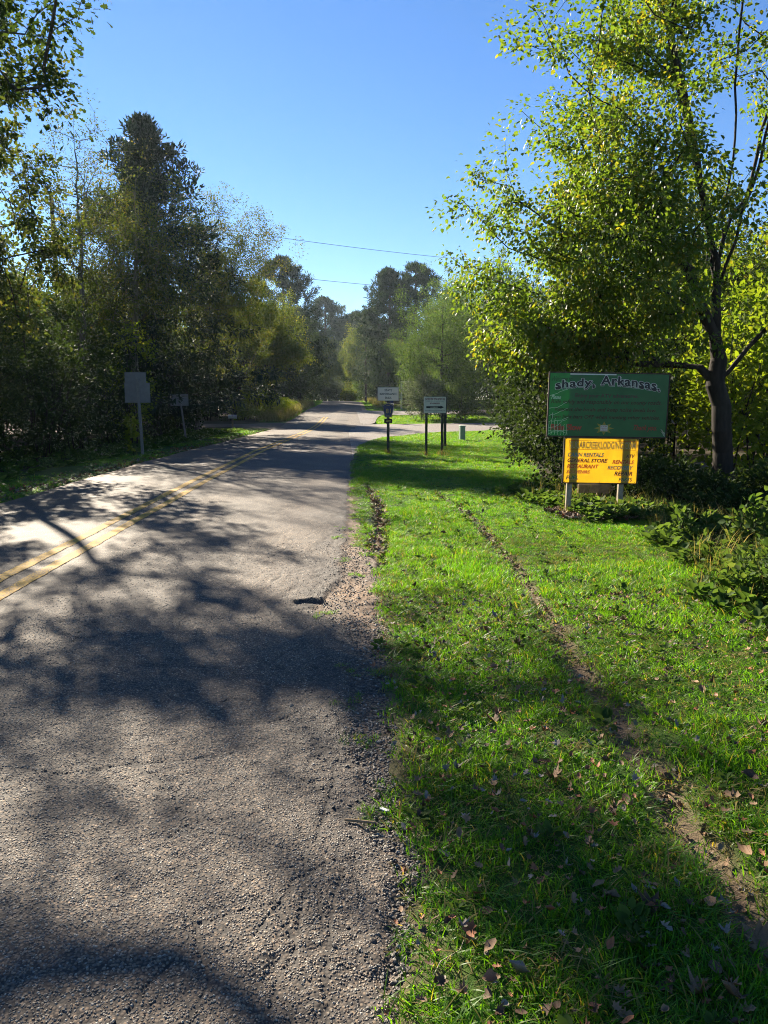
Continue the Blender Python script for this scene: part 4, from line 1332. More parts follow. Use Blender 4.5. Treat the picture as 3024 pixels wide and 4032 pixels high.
# vinyl cracked down to the white sheet along the left and the lower right corner
rngc = np.random.default_rng(77)
crk = MB()


def crack_strip(pts, w):
    for (ax, az_), (bx_, bz) in zip(pts[:-1], pts[1:]):
        d = Vector((bx_ - ax, 0, bz - az_))
        if d.length < 1e-5:
            continue
        n = Vector((-d.z, 0, d.x)).normalized() * w
        b = len(crk.v)
        crk.v += [(ax + n.x, FY - 0.0072, az_ + n.z), (ax - n.x, FY - 0.0072, az_ - n.z), (bx_ - n.x, FY - 0.0072, bz - n.z), (bx_ + n.x, FY - 0.0072, bz + n.z)]
        crk.f.append((b, b + 1, b + 2, b + 3))


def walk(x, z, dx, dz, n, wob):
    p = [(x, z)]
    for _ in range(n):
        x = min(max(x + dx + rngc.normal(0, wob), GX0 + 0.008), GX1 - 0.008)
        z = min(max(z + dz + rngc.normal(0, wob), GZ0 + 0.006), GZ1 - 0.02)
        p.append((x, z))
    return p


XR_ = GX0 + 0.31
for z, dz in ((GZ0 + 0.40, 0.012), (GZ0 + 0.29, 0.013), (GZ0 + 0.20, 0.01), (GZ0 + 0.11, 0.012), (GZ0 + 0.07, 0.0), (GZ0 + 0.03, 0.0), (GZ0 + 0.58, 0.013)):
    crack_strip([q for q in walk(GX0 + 0.01, z, 0.034, dz, 9, 0.008) if q[0] <= XR_], 0.0035)
for x in (0.01, 0.05, 0.10, 0.15, 0.20, 0.245, 0.285, 0.305):
    crack_strip(walk(GX0 + x, GZ0 + 0.01, 0.0, 0.03, int(rngc.integers(3, 12)), 0.007), 0.0035)
for k in range(5):
    crack_strip(walk(GX1 - 0.01, GZ0 + 0.01 + k * 0.012, -0.012, 0.012, 5, 0.005), 0.0025)
tag(crk.build("crack_marks", M['peel'], gp), kind="stuff")

yp = MB().box(YX0, YX1, -0.004, 0.0, YZ0, YZ1).build("yellow_panel", M['yellow_sheet'], sign)
frame(YX0, YX1, YZ0, YZ1, 0.016, -0.012, 0.02, M['frame'], sign)
YW, YH = YX1 - YX0, YZ1 - YZ0


def ybox(x0, x1, y0, y1):
    f = lambda v: YX0 + YW * (v - 125) / 1405
    g = lambda v: YZ1 - YH * (v - 100) / 840
    return (f(x0), f(x1), g(y1), g(y0))


b = ybox(225, 1475, 170, 295)
_, ref = lettering("SUGARCREEKLODGING.COM", b, FY - 0.005, M['t_cream'], yp, 0.008, 0, 1.0)
lettering("SUGARCREEKLODGING.COM", b, FY - 0.0035, M['t_brown'], yp, 0.024, 0, 1.0, None, ref)
bb = ybox(205, 1490, 148, 318)
for q in ((bb[0], bb[1], bb[3] - .006, bb[3]), (bb[0], bb[1], bb[2], bb[2] + .006), (bb[0], bb[0] + .006, bb[2] + .006, bb[3] - .006), (bb[1] - .006, bb[1], bb[2] + .006, bb[3] - .006)):
    MB().box(q[0], q[1], FY - 0.0015, FY - 0.0005, q[2], q[3]).build("banner_outline", M['t_red'], yp)
for txt, mt, q in (("CABIN RENTALS", 't_teal', (192, 880, 375, 450)), ("GENERAL STORE", 't_plum', (190, 955, 485, 555)), ("RESTAURANT", 't_red', (185, 790, 595, 665)),
                   ("SOUVENIRS", 't_orange', (180, 630, 705, 765)), ("FUEL", 't_green', (175, 410, 810, 880)), ("ATV", 't_plum', (1300, 1470, 395, 465)),
                   ("RENTALS", 't_red', (1050, 1465, 505, 575)), ("RECOVERY", 't_teal', (965, 1450, 612, 682)), ("REPAIR", 't_black', (1100, 1445, 720, 795)), ("PARTS", 't_green', (1190, 1450, 835, 905))):
    outlined(txt, ybox(*q), FY, M[mt], M['t_halo_y'], yp, 0.015, 0.05, 0.25, 1.0, None, (0.004, -0.005))
for sx in (YX0 + .02, (YX0 + YX1) / 2, YX1 - .02):
    for sz in (YZ0 + .012, YZ1 - .012):
        MB().tube([(sx, -0.0095, sz), (sx, -0.004, sz)], 0.006, 6).build("screw", M['black'], sign)

# --- wooden arrow sign behind the posts
ar = empty("arrow_sign", (4.0, 11.5, float(gz(4.0, 11.5))), "small brown wooden arrow board on a stake behind the big sign posts", "sign")
MB().prism([(-0.30, 0.20), (0.10, 0.20), (0.10, 0.11), (0.30, 0.27), (0.10, 0.43), (0.10, 0.34), (-0.30, 0.34)], -0.02, 0.02).build("arrow_board", M['oldwood'], ar, bevel=0.004)
MB().box(0.02, 0.09, 0.021, 0.08, -0.2, 0.46).build("post", M['oldwood'], ar, bevel=0.004)

# --- state maintenance sign, county route marker and arrow plate on one steel post
def u_post(x, z0, z1, w, mat, parent, lean=0.0, y=0.0, tilt=0.0):
    m = MB()
    for (a, c, d, e) in ((-w / 2, w / 2, 0.0, 0.006), (-w / 2, -w / 2 + 0.006, 0.006, 0.032), (w / 2 - 0.006, w / 2, 0.006, 0.032), (-w / 2 - 0.014, -w / 2, 0.026, 0.032), (w / 2, w / 2 + 0.014, 0.026, 0.032)):
        b = len(m.v)
        m.box(x + a, x + c, y + d, y + e, z0, z1)
        m.v[b:] = [(vx + lean * (vz - z0), vy, vz) for vx, vy, vz in m.v[b:]]
    return m.build("post", mat, parent)


def pentagon(w, h, cx_, z0):
    return [(cx_ - w * 0.30, z0), (cx_ + w * 0.30, z0), (cx_ + w * 0.5, z0 + h * 0.80), (cx_, z0 + h), (cx_ - w * 0.5, z0 + h * 0.80)]


sm = empty("route_sign", (1.38, 23.3, float(gz(1.38, 23.3))), "state maintenance ends sign above a blue county route marker on a dark post", "sign", rz=R(-2))
u_post(0, -0.3, 2.02, 0.06, M['darkpost'], sm, y=0.004)
wp = MB().box(-0.33, 0.33, -0.003, 0.0, 1.66, 2.07).build("white_panel", M['signwhite'], sm)
for a in (((-0.315, 0.315, 2.05, 2.056)), ((-0.315, 0.315, 1.674, 1.68)), ((-0.321, -0.315, 1.674, 2.056)), ((0.315, 0.321, 1.674, 2.056))):
    MB().box(a[0], a[1], -0.0048, -0.0042, a[2], a[3]).build("border_line", M['black'], wp)
lettering("STATE", (-0.115, 0.115, 1.945, 2.015), -0.0045, M['black'], wp, 0.015)
lettering("MAINTENANCE", (-0.265, 0.265, 1.83, 1.90), -0.0045, M['black'], wp, 0.015)
lettering("ENDS", (-0.10, 0.10, 1.712, 1.782), -0.0045, M['black'], wp, 0.015)
bpn = MB().prism(pentagon(0.37, 0.47, 0.0, 1.14), -0.003, 0.0).build("route_panel", M['blue'], sm)
pg = pentagon(0.345, 0.44, 0.0, 1.155)
pi_ = pentagon(0.325, 0.415, 0.0, 1.167)
e_ = MB()
for k in range(5):
    j = (k + 1) % 5
    bse = len(e_.v)
    e_.v += [(pg[k][0], -0.0045, pg[k][1]), (pg[j][0], -0.0045, pg[j][1]), (pi_[j][0], -0.0045, pi_[j][1]), (pi_[k][0], -0.0045, pi_[k][1])]
    e_.f.append((bse, bse + 1, bse + 2, bse + 3))
e_.build("border_line", M['sgold'], bpn)
lettering("81", (-0.075, 0.075, 1.27, 1.41), -0.0045, M['sgold'], bpn, 0.0)
lettering("POLK", (-0.05, 0.05, 1.50, 1.53), -0.0045, M['sgold'], bpn, 0.0)
lettering("COUNTY", (-0.06, 0.06, 1.19, 1.215), -0.0045, M['sgold'], bpn, 0.0)
ap = MB().box(-0.125, 0.125, -0.003, 0.0, 0.965, 1.10).build("arrow_plate", M['black'], sm, bevel=0.0)
MB().prism([(-0.075, 1.02), (0.045, 1.02), (0.045, 1.005), (0.085, 1.032), (0.045, 1.06), (0.045, 1.045), (-0.055, 1.045), (-0.055, 1.0), (-0.075, 1.0)], -0.0048, -0.004).build("arrow_mark", M['sgold'], ap)

# --- two-post information sign with a big arrow
inf = empty("trail_sign", (2.73, 22.4, float(gz(2.73, 22.4))), "grey-white trail rental sign with black arrow on two dark posts", "sign", rz=R(-2))
u_post(-0.245, -0.3, 1.42, 0.05, M['darkpost'], inf, y=0.004)
u_post(0.235, -0.3, 1.42, 0.055, M['darkpost'], inf, y=0.004)
ip = MB().box(-0.33, 0.34, -0.004, 0.0, 1.30, 1.785).build("sign_panel", M['infosign'], inf)
lettering("ADVENTURE TRAILS & RENTALS", (-0.295, 0.305, 1.695, 1.755), -0.0055, M['redpaint'], ip, 0.03)
lettering("** CABINS - RV - ATV & BIKE TRAILS **", (-0.30, 0.31, 1.645, 1.672), -0.0055, M['black'], ip, 0.01)
lettering("479-394-5555", (-0.15, 0.15, 1.565, 1.61), -0.0055, M['redpaint'], ip, 0.03)
MB().prism([(-0.255, 1.445), (0.175, 1.445), (0.175, 1.425), (0.28, 1.475), (0.175, 1.525), (0.175, 1.505), (-0.255, 1.505)], -0.0062, -0.0045).build("arrow_mark", M['black'], ip)
lettering("4.5 MILES", (-0.13, 0.10, 1.46, 1.49), -0.0075, M['infosign'], ip, 0.01)
lettering("www.adventuretrailsandrentals.com", (-0.30, 0.31, 1.36, 1.385), -0.0055, M['black'], ip, 0.01)
lettering("HWY 8", (-0.06, 0.06, 1.32, 1.345), -0.0055, M['black'], ip, 0.01)

# --- plain dark post standing behind it
pp_ = empty("marker_post", (3.86, 28.3, float(gz(3.86, 28.3))), "bare dark steel post behind the trail rental sign", "post")
u_post(0, -0.3, 1.9, 0.075, M['darkpost'], pp_)
MB().box(-0.06, 0.06, -0.004, -0.001, 1.72, 1.88).build("plate", M['darkpost'], pp_)

# --- green telephone pedestal
pd = empty("utility_pedestal", (5.07, 31.8, float(gz(5.07, 31.8))), "pale green utility pedestal on the lawn by the side road", "utility box", rz=R(12))
MB().box(-0.115, 0.115, -0.10, 0.10, -0.1, 0.56).build("housing", M['pedestal'], pd, bevel=0.012)
MB().box(-0.125, 0.125, -0.11, 0.11, 0.5615, 0.63).build("cap", M['pedestal'], pd, bevel=0.02)
MB().box(-0.02, 0.02, -0.112, -0.101, 0.40, 0.46).build("latch", M['pedestal'], pd)

# --- speed limit sign with a second blue route marker, leaning, on the grass island
sp = empty("speed_sign", (3.1, 54.9, float(gz(3.1, 54.9))), "leaning speed limit 35 sign under a blue route marker on the grass island", "sign")
u_post(0, -0.3, 2.05, 0.06, M['darkpost'], sp, lean=0.10, y=0.006)
spp = MB().prism([(0.02, 0.86), (0.55, 0.86), (0.58, 1.56), (0.05, 1.56)], -0.003, 0.0).build("white_panel", M['signwhite'], sp)
lettering("SPEED", (0.10, 0.50, 1.40, 1.50), -0.0045, M['black'], spp, 0.015)
lettering("LIMIT", (0.12, 0.47, 1.26, 1.36), -0.0045, M['black'], spp, 0.015)
lettering("35", (0.09, 0.50, 0.92, 1.20), -0.0045, M['black'], spp, 0.02)
spb = MB().prism(pentagon(0.52, 0.55, 0.36, 1.58), -0.003, 0.0).build("route_panel", M['blue'], sp)
lettering("76", (0.24, 0.48, 1.74, 1.92), -0.0045, M['sgold'], spb, 0.0)

# --- red notice, white-framed board and fallen log under the pines
rd = empty("red_sign", (4.7, 80, float(gz(4.7, 80))), "small red and white notice on a thin stake under the pines", "sign")
MB().box(-0.02, 0.02, 0.0, 0.03, -0.2, 1.9).build("stake", M['darkpost'], rd)
rp = MB().box(-0.36, 0.36, -0.012, -0.001, 1.15, 2.0).build("sign_panel", M['redpaint'], rd)
MB().box(-0.2, 0.2, -0.0155, -0.0125, 1.7, 1.85).build("white_band", M['white'], rp)
wf = empty("framed_board", (7.0, 79, float(gz(7.0, 79))), "white-framed dark notice board half hidden by the juniper", "sign")
for a in ((-1.0, -0.84, 0.0, 3.0), (0.84, 1.0, 0.0, 3.0)):
    MB().box(a[0], a[1], -0.06, 0.06, a[2] - .2, a[3]).build("post", M['white'], wf)
for z in (2.85, 1.95):
    MB().box(-0.839, 0.839, -0.055, 0.055, z, z + 0.145).build("crossbar", M['white'], wf)
MB().box(-0.838, 0.838, -0.02, 0.02, 2.1, 2.845).build("dark_board", M['blackbox'], wf)
lg = empty("fallen_log", (6.0, 82, float(gz(6.0, 82))), "weathered orange-brown log lying on the bank under the pines", "log")
MB().tube([(-1.4, 0, 1.0), (-0.4, .1, .85), (1.6, .2, 0.45)], [0.36, 0.34, 0.3], 12).build("log_body", M['oldwood'], lg, True)
MB().tube([(-1.2, 0.2, 0.0), (-0.8, .2, .4), (-0.5, 0.1, 0.8)], [0.2, 0.17, 0.1], 8).build("broken_limb", M['oldwood'], lg, True)

# --- sign backs on the left verge
sa = empty("sign_back", (-6.52, 24.4, float(gz(-6.52, 24.4))), "back of a tall double-plate road sign on the left verge", "sign", rz=R(3))
MB().box(-0.04, 0.04, -0.08, -0.004, -0.3, 2.45).build("post", M['galv'], sa, bevel=0.005).rotation_euler = (0, R(-1.5), 0)
MB().box(-0.48, 0.31, 0.0, 0.004, 1.66, 2.29).build("lower_plate", M['alu'], sa)
MB().box(-0.46, 0.20, 0.006, 0.010, 2.24, 2.62).build("upper_plate", M['alu'], sa)
sb_ = empty("sign_back", (-7.07, 33.7, float(gz(-7.07, 33.7))), "back of a single wide road sign on a leaning post", "sign", rz=R(3))
MB().box(-0.035, 0.035, -0.06, -0.004, -0.3, 2.0).build("post", M['galv'], sb_, bevel=0.004).rotation_euler = (0, R(-6), 0)
MB().box(-0.62, 0.16, 0.0, 0.004, 1.53, 2.05).build("plate", M['alu'], sb_)


# --- mailboxes
def mailbox(name, loc, label, mat, group=None, rz=0.0, s=1.0):
    r = empty(name, (loc[0], loc[1], float(gz(*loc)) - 0.02), label, "mailbox", group, rz)
    MB().box(-0.05, 0.05, -0.05, 0.05, -0.2, 0.68).build("post", M['oldwood'], r, bevel=0.004)
    pr = [(-0.11, 0.70)] + [(0.11 * math.cos(a), 0.82 + 0.11 * math.sin(a)) for a in np.linspace(math.pi, 0, 9)] + [(0.11, 0.70)]
    m = MB()
    m.prism(pr[::-1], -0.25, 0.25)
    m.v = [(y, x, z) for x, y, z in m.v]
    m.build("box_body", mat, r)
    dm = MB()
    dm.prism([(x * 1.06, 0.82 + (z - .82) * 1.06) for x, z in pr][::-1], 0.25, 0.262)
    dm.v = [(y, x, z) for x, y, z in dm.v]
    dm.build("door", mat, r)
    MB().box(0.0, 0.02, -0.13, -0.122, 0.82, 1.0).build("flag", M['redpaint'], r)
    r.scale = (s, s, s)
    return r


mailbox("mailbox", (-7.05, 47.6), "grey rounded mailbox on a timber post beside the left driveway", M['metalbox'])
for x, y in ((2.9, 98), (4.2, 94), (4.75, 93)):
    mailbox("mailbox", (x, y), "dark mailbox on a post under the pines by the far road", M['blackbox'], "dark mailboxes under the pines", R(90), 1.25)

# --- power line
for x, y, lbl in ((-15, 41, "timber utility pole hidden in the left wood"), (17, 60, "timber utility pole behind the right-hand trees")):
    up_ = empty("utility_pole", (x, y, float(gz(x, y)) - 0.3), lbl, "utility pole")
    MB().tube([(0, 0, 0), (0, 0, 6), (0, 0, 12.6)], [0.15, 0.13, 0.1], 10).build("pole", M['bark'], up_, True)
    MB().box(-0.05, 0.05, -0.9, 0.9, 12.0, 12.12).build("crossarm", M['bark'], up_)
for z0, z1, sag, lbl in ((11.95, 12.35, 0.45, "upper power cable strung across the sky above the road"), (9.75, 10.1, 0.5, "lower power cable strung across the sky above the road")):
    pts = []
    for t in np.linspace(0, 1, 41):
        pts.append((-15 + 32 * t, 41 + 19 * t, z0 + (z1 - z0) * t - sag * 4 * t * (1 - t)))
    tag(MB().tube(pts, 0.013, 5).build("power_cable", M['wire']), lbl, "cable")


# ------------------------------------------------------------------ grass, litter and stones (uncountable)
def scatter(name, P, rot, scl, idx_, sources, kind="stuff", label=None, parent=None):
    col = bpy.data.collections.new(name + "_sources")
    for s in sources:
        col.objects.link(s)
    me = bpy.data.meshes.new(name)
    n = len(P)
    me.vertices.add(n)
    me.vertices.foreach_set("co", np.ascontiguousarray(P, np.float32).ravel())
    a = me.attributes.new("rot", 'FLOAT_VECTOR', 'POINT')
    a.data.foreach_set("vector", np.ascontiguousarray(rot, np.float32).ravel())
    a = me.attributes.new("scl", 'FLOAT_VECTOR', 'POINT')
    a.data.foreach_set("vector", np.ascontiguousarray(scl, np.float32).ravel())
    a = me.attributes.new("pick", 'INT', 'POINT')
    a.data.foreach_set("value", np.ascontiguousarray(idx_, np.int32))
    o = bpy.data.objects.new(name, me)
    COL.objects.link(o)
    ng = bpy.data.node_groups.new(name, 'GeometryNodeTree')
    ng.interface.new_socket("Geometry", in_out='INPUT', socket_type='NodeSocketGeometry')
    ng.interface.new_socket("Geometry", in_out='OUTPUT', socket_type='NodeSocketGeometry')
    gi = ng.nodes.new("NodeGroupInput")
    go = ng.nodes.new("NodeGroupOutput")
    ip_ = ng.nodes.new("GeometryNodeInstanceOnPoints")
    ci = ng.nodes.new("GeometryNodeCollectionInfo")
    ci.inputs["Collection"].default_value = col
    ci.inputs["Separate Children"].default_value = True
    ci.inputs["Reset Children"].default_value = True

    def na(nm, t):
        q = ng.nodes.new("GeometryNodeInputNamedAttribute")
        q.data_type = t
        q.inputs["Name"].default_value = nm
        return [s for s in q.outputs if s.enabled and s.name == "Attribute"][0]
    ng.links.new(gi.outputs[0], ip_.inputs["Points"])
    ng.links.new(ci.outputs[0], ip_.inputs["Instance"])
    ip_.inputs["Pick Instance"].default_value = True
    ng.links.new(na("pick", 'INT'), ip_.inputs["Instance Index"])
    ng.links.new(na("rot", 'FLOAT_VECTOR'), ip_.inputs["Rotation"])
    ng.links.new(na("scl", 'FLOAT_VECTOR'), ip_.inputs["Scale"])
    ng.links.new(ip_.outputs[0], go.inputs[0])
    md = o.modifiers.new("scatter", 'NODES')
    md.node_group = ng
    tag(o, kind=kind, label=label)
    return o


def tuft(name, rng, nb, h, spread, width, mat, lean=0.5, dry=0.06):
    V, Q, Tn = [], [], []
    for b in range(nb):
        a = rng.random() * 6.283
        r = spread * math.sqrt(rng.random())
        p = np.array([math.cos(a) * r, math.sin(a) * r, -0.01])
        d = rng.random() * 6.283
        ln = abs(rng.normal(lean, 0.25))
        hh = h * (0.45 + 0.8 * rng.random())
        w = width * (0.7 + 0.6 * rng.random())
        dirv = np.array([math.cos(d), math.sin(d), 0])
        sd = np.array([-math.sin(d), math.cos(d), 0])
        tw = rng.normal(0, 0.7)
        sd = sd * math.cos(tw) + dirv * math.sin(tw)
        i0 = len(V)
        for s, ww in ((0, 0.7), (0.4, 1.0), (0.75, 0.7), (1.0, 0.06)):
            c = p + dirv * hh * ln * s * s + np.array([0, 0, hh * (s - 0.32 * ln * s * s)])
            V += [c - sd * w * ww * .5, c + sd * w * ww * .5]
        for k in range(3):
            Q.append((i0 + 2 * k, i0 + 2 * k + 1, i0 + 2 * k + 3, i0 + 2 * k + 2))
        t = 0.97 if rng.random() < dry else np.clip(rng.normal(0.34, 0.17), 0, 0.68)
        Tn += [t] * 8
    me = quads_mesh(name, np.array(V), Q, True, {"tint": np.array(Tn)})
    me.materials.append(mat)
    return bpy.data.objects.new(name, me)


rngg = np.random.default_rng(200)


def rand_in(n, x0, x1, y0, y1):
    return rngg.uniform(x0, x1, n), rngg.uniform(y0, y1, n)


def lawn_points(dens, y0, y1, extra=0.0):
    n = int(dens * (y1 - y0) * 12)
    x, y = rand_in(n, 0, 12, y0, y1)
    inside = (x > lawn_l(y) - 0.02) & (x < lawn_r(y) + 0.35 + extra)
    x, y = x[inside], y[inside]
    thin = 0.5 + 0.5 * np.clip((0.5 + 0.7 * vnoise(x, y, 1.7, 91) + 0.4 * vnoise(x, y, 5, 92)) + 0.35, 0, 1)
    thin = np.where(y < 4.5, thin * 0.9, np.maximum(thin, 0.7))
    edge = np.clip((x - lawn_l(y)) / 0.16 + 0.25, 0.25, 1)
    far_edge = np.clip((lawn_r(y) + 0.3 - x) / 0.5, 0.15, 1)
    k = rngg.random(len(x)) < thin * (1 - 0.93 * rut_mask(x, y)) * (1 - 0.85 * dry_mask(x, y)) * edge * far_edge
    return x[k], y[k]


tufts = [tuft("grass_tuft", rngg, 26, 0.085, 0.06, 0.0046, M['grass'], 0.55, 0.07) for _ in range(5)] + [tuft("grass_tuft", rngg, 20, 0.15, 0.05, 0.005, M['grass'], 0.75, 0.1) for _ in range(3)]
xs, ys, hs = [], [], []
for d, y0, y1, hsc in ((430, 1.2, 5, .95), (340, 5, 10, .9), (220, 10, 18, 1.0), (110, 18, 30, 1.25), (60, 30, 47, 1.5)):
    x, y = lawn_points(d, y0, y1)
    xs.append(x)
    ys.append(y)
    hs.append(np.full(len(x), hsc))
# the grass island and the verges of the far road
n = 9000
x, y = rand_in(n, 2.5, 12, 54, 67)
k = (y > itp(x, [(2.4, 53.6), (9, 54.6), (45, 62)]) + .1) & (y < itp(x, [(2.6, 60), (3.2, 66), (30, 74)]) - .1)
xs.append(x[k]); ys.append(y[k]); hs.append(np.full(k.sum(), 2.0))
x, y = rand_in(9000, 1, 14, 74, 125)
k = (x > asph_r(y) + .3) & (y > itp(x, [(1.2, 77), (3, 74), (30, 80)]))
xs.append(x[k]); ys.append(y[k]); hs.append(np.full(k.sum(), 2.6))
# left verge
x, y = rand_in(16000, -10, -3, 8, 60)
k = (x < road_l(y) - 0.05 + 0.12 * vnoise(x, y, 2, 95)) & (x > road_l(y) - 1.75 + 0.3 * vnoise(x, y, .5, 96)) & (rngg.random(len(x)) < np.clip(0.35 + 1.5 * vnoise(x * .5, y, .33, 97), 0.08, 1)) & ~((y > 46) & (y < 58))
xs.append(x[k]); ys.append(y[k]); hs.append(rngg.uniform(1.1, 2.0, k.sum()))
x, y = rand_in(9000, -9, -1, 57, 122)
k = (x < road_l(y) - 0.05) & (x > road_l(y) - 2.2)
xs.append(x[k]); ys.append(y[k]); hs.append(rngg.uniform(2.0, 3.6, k.sum()))
x, y = rand_in(5000, -6, 8, 112, 128)
k = (x > asph_r(y) + .2)
xs.append(x[k]); ys.append(y[k]); hs.append(rngg.uniform(2.4, 4.0, k.sum()))
# stray tufts in the broken edge
sx_, sy_ = np.array([-0.16, 0.02, 0.06, 0.1, -0.1, 0.12, 0.04, 0.1, -0.02]), np.array([5.6, 4.35, 3.9, 3.4, 8.9, 2.7, 9.6, 6.9, 7.6])
for k in range(7):
    xs.append(sx_ + rngg.normal(0, .05, 9)); ys.append(sy_ + rngg.normal(0, .06, 9)); hs.append(np.full(9, .55))
x, y, h = np.concatenate(xs), np.concatenate(ys), np.concatenate(hs)
zg = np.where((x > road_l(y)) & (x < lawn_l(y) + .1) & (y < 45), np.maximum(gz(x, y), road_z(x, y)), gz(x, y))
n = len(x)
hvar = np.where(y > 4, np.where(y > 50, 1.0, 0.68), 0.8) * np.clip(0.78 + 0.5 * vnoise(x, y, 0.9, 98) + 0.35 * vnoise(x, y, 3.3, 99), 0.4, 1.6)
S = np.stack([h * (0.9 + .3 * rngg.random(n)), h * (0.9 + .3 * rngg.random(n)), h ** .6 * hvar * (0.8 + .4 * rngg.random(n))], 1)
pk = np.where(rngg.random(n) < np.where(vnoise(x, y, 1.3, 93) > 0.25, 0.3, 0.05), rngg.integers(5, 8, n), rngg.integers(0, 5, n))
scatter("grass", np.stack([x, y, zg], 1), np.stack([rngg.normal(0, .1, n), rngg.normal(0, .1, n), rngg.random(n) * 6.283], 1), S, pk, tufts)

thatch = [tuft("thatch_tuft", rngg, 14, 0.05, 0.07, 0.004, M['tall'], 1.5, 0.6) for _ in range(4)]
x, y = lawn_points(130, 1.2, 9)
n = len(x)
s = rngg.uniform(.7, 1.4, n)
scatter("dry_thatch", np.stack([x, y, gz(x, y) + .004], 1), np.stack([rngg.normal(0, .15, n), rngg.normal(0, .15, n), rngg.random(n) * 6.283], 1), np.stack([s, s, s], 1), rngg.integers(0, 4, n), thatch)
# taller dry grass and weeds: right border, far left verge
tall = [tuft("tall_tuft", rngg, 16, 0.42, 0.12, 0.008, M['tall'], 0.45, 0.4) for _ in range(4)]
x, y = rand_in(1400, 3, 9, 3.5, 13)
k = (x > lawn_r(y) - 0.25 + .3 * vnoise(x, y, 1.5, 100)) & (x < lawn_r(y) + 2.0) & (rngg.random(len(x)) < .55)
xa, ya = x[k], y[k]
ha = rngg.uniform(0.35, 0.95, k.sum())
x, y = rand_in(3200, -9.5, -2, 56.5, 88)
k = (x < road_l(y) - 0.2) & (x > road_l(y) - 2.4)
xa, ya, ha = np.concatenate([xa, x[k]]), np.concatenate([ya, y[k]]), np.concatenate([ha, rngg.uniform(1.2, 2.6, k.sum())])
x, y = rand_in(900, 2, 14, 82, 124)
k = (x > asph_r(y) + 1.5)
xa, ya, ha = np.concatenate([xa, x[k]]), np.concatenate([ya, y[k]]), np.concatenate([ha, rngg.uniform(1.2, 2.4, k.sum())])
# dry tufts round the feet of the sign posts
for px, py in ((1.38, 23.3), (2.5, 22.4), (2.97, 22.3), (3.86, 28.3), (3.24, 10.4), (4.05, 10.4)):
    xa = np.concatenate([xa, px + rngg.normal(0, .07, 6)]); ya = np.concatenate([ya, py + rngg.normal(0, .06, 6)]); ha = np.concatenate([ha, rngg.uniform(.35, .7, 6)])
n = len(xa)
scatter("tall_grass", np.stack([xa, ya, gz(xa, ya)], 1), np.stack([rngg.normal(0, .1, n), rngg.normal(0, .1, n), rngg.random(n) * 6.283], 1), np.stack([ha, ha, ha], 1), rngg.integers(0, 4, n), tall)


def broadleaf_weed(rng, mat):
    n = 14
    a = rng.random(n) * 6.283
    el = rng.uniform(0.1, 0.9, n)
    D = np.stack([np.cos(a) * np.cos(el), np.sin(a) * np.cos(el), np.sin(el)], 1)
    P = D * 0.03 + rng.normal(0, .02, (n, 3)) * [1, 1, .3]
    me = leaves_mesh("weed", P, D, np.tile([0, 0, 1.], (n, 1)) + rng.normal(0, .3, (n, 3)), rng.uniform(.04, .085, n), rng.random(n) * .8, 'ovate')
    me.materials.append(mat)
    return bpy.data.objects.new("weed", me)


weeds = [broadleaf_weed(rngg, M['weed']) for _ in range(4)]
x, y = rand_in(2600, 2.6, 9, 3.2, 14.5)
k = (x > lawn_r(y) - 0.3 + .35 * vnoise(x, y, 1.2, 103)) & (x < lawn_r(y) + 2.6)
x, y = x[k], y[k]
x2, y2 = rand_in(500, 3.3, 5.2, 9.7, 12)
x3, y3 = rand_in(2600, -11, -6, 9, 46)
k3 = (x3 < road_l(y3) - 1.4)
xc, yc = lawn_points(4, 1.4, 14)
x, y = np.concatenate([x, x2, x3[k3], xc]), np.concatenate([y, y2, y3[k3], yc])
n = len(x)
s = np.concatenate([rngg.uniform(.8, 2.0, n - len(xc)), rngg.uniform(.35, .75, len(xc))])
scatter("ground_cover", np.stack([x, y, gz(x, y) + .03], 1), np.stack([rngg.normal(0, .2, n), rngg.normal(0, .2, n), rngg.random(n) * 6.283], 1), np.stack([s, s, s], 1), rngg.integers(0, 4, n), weeds)


# dry leaves
def dry_leaf_mesh(name, outline, curl, rng, mat):
    """fan of an outline about a midrib, curled"""
    o = np.array(outline, float)
    c = np.array([[0, 0.45]])
    P2 = np.concatenate([c, o])
    z = curl * (P2[:, 0] ** 2 * 2.2 + 0.5 * (P2[:, 1] - .4) ** 2) + rng.normal(0, .035, len(P2))
    V = np.stack([P2[:, 0], P2[:, 1] - .45, z], 1)
    n = len(o)
    F = [(0, 1 + i, 1 + (i + 1) % n) for i in range(n)]
    me = quads_mesh(name, V, F, False)
    me.materials.append(mat)
    return me


MAPLE = [(0, 0), (.10, .14), (.36, .06), (.30, .24), (.56, .40), (.36, .46), (.40, .66), (.16, .60), (0, 1.0), (-.16, .60), (-.40, .66), (-.36, .46), (-.56, .40), (-.30, .24), (-.36, .06), (-.10, .14)]
OAKL = [(0, 0), (.08, .16), (.24, .24), (.12, .34), (.34, .50), (.14, .60), (.22, .80), (0, 1), (-.22, .80), (-.14, .60), (-.34, .50), (-.12, .34), (-.24, .24), (-.08, .16)]
OVAL = [(0, 0), (.16, .14), (.26, .36), (.22, .62), (.10, .86), (0, 1), (-.10, .86), (-.22, .62), (-.26, .36), (-.16, .14)]
LM = {'tan': plain("dry_tan_leaf", (0.22, 0.13, 0.065), .75, .25, 30), 'brown': plain("dry_brown_leaf", (0.10, 0.055, 0.028), .75, .3, 30),
      'rust': plain("rust_orange_leaf", (0.26, 0.095, 0.035), .7, .25, 30), 'grey': plain("bleached_grey_leaf", (0.22, 0.19, 0.15), .8, .2, 30)}
rl = np.random.default_rng(300)
protos = {}
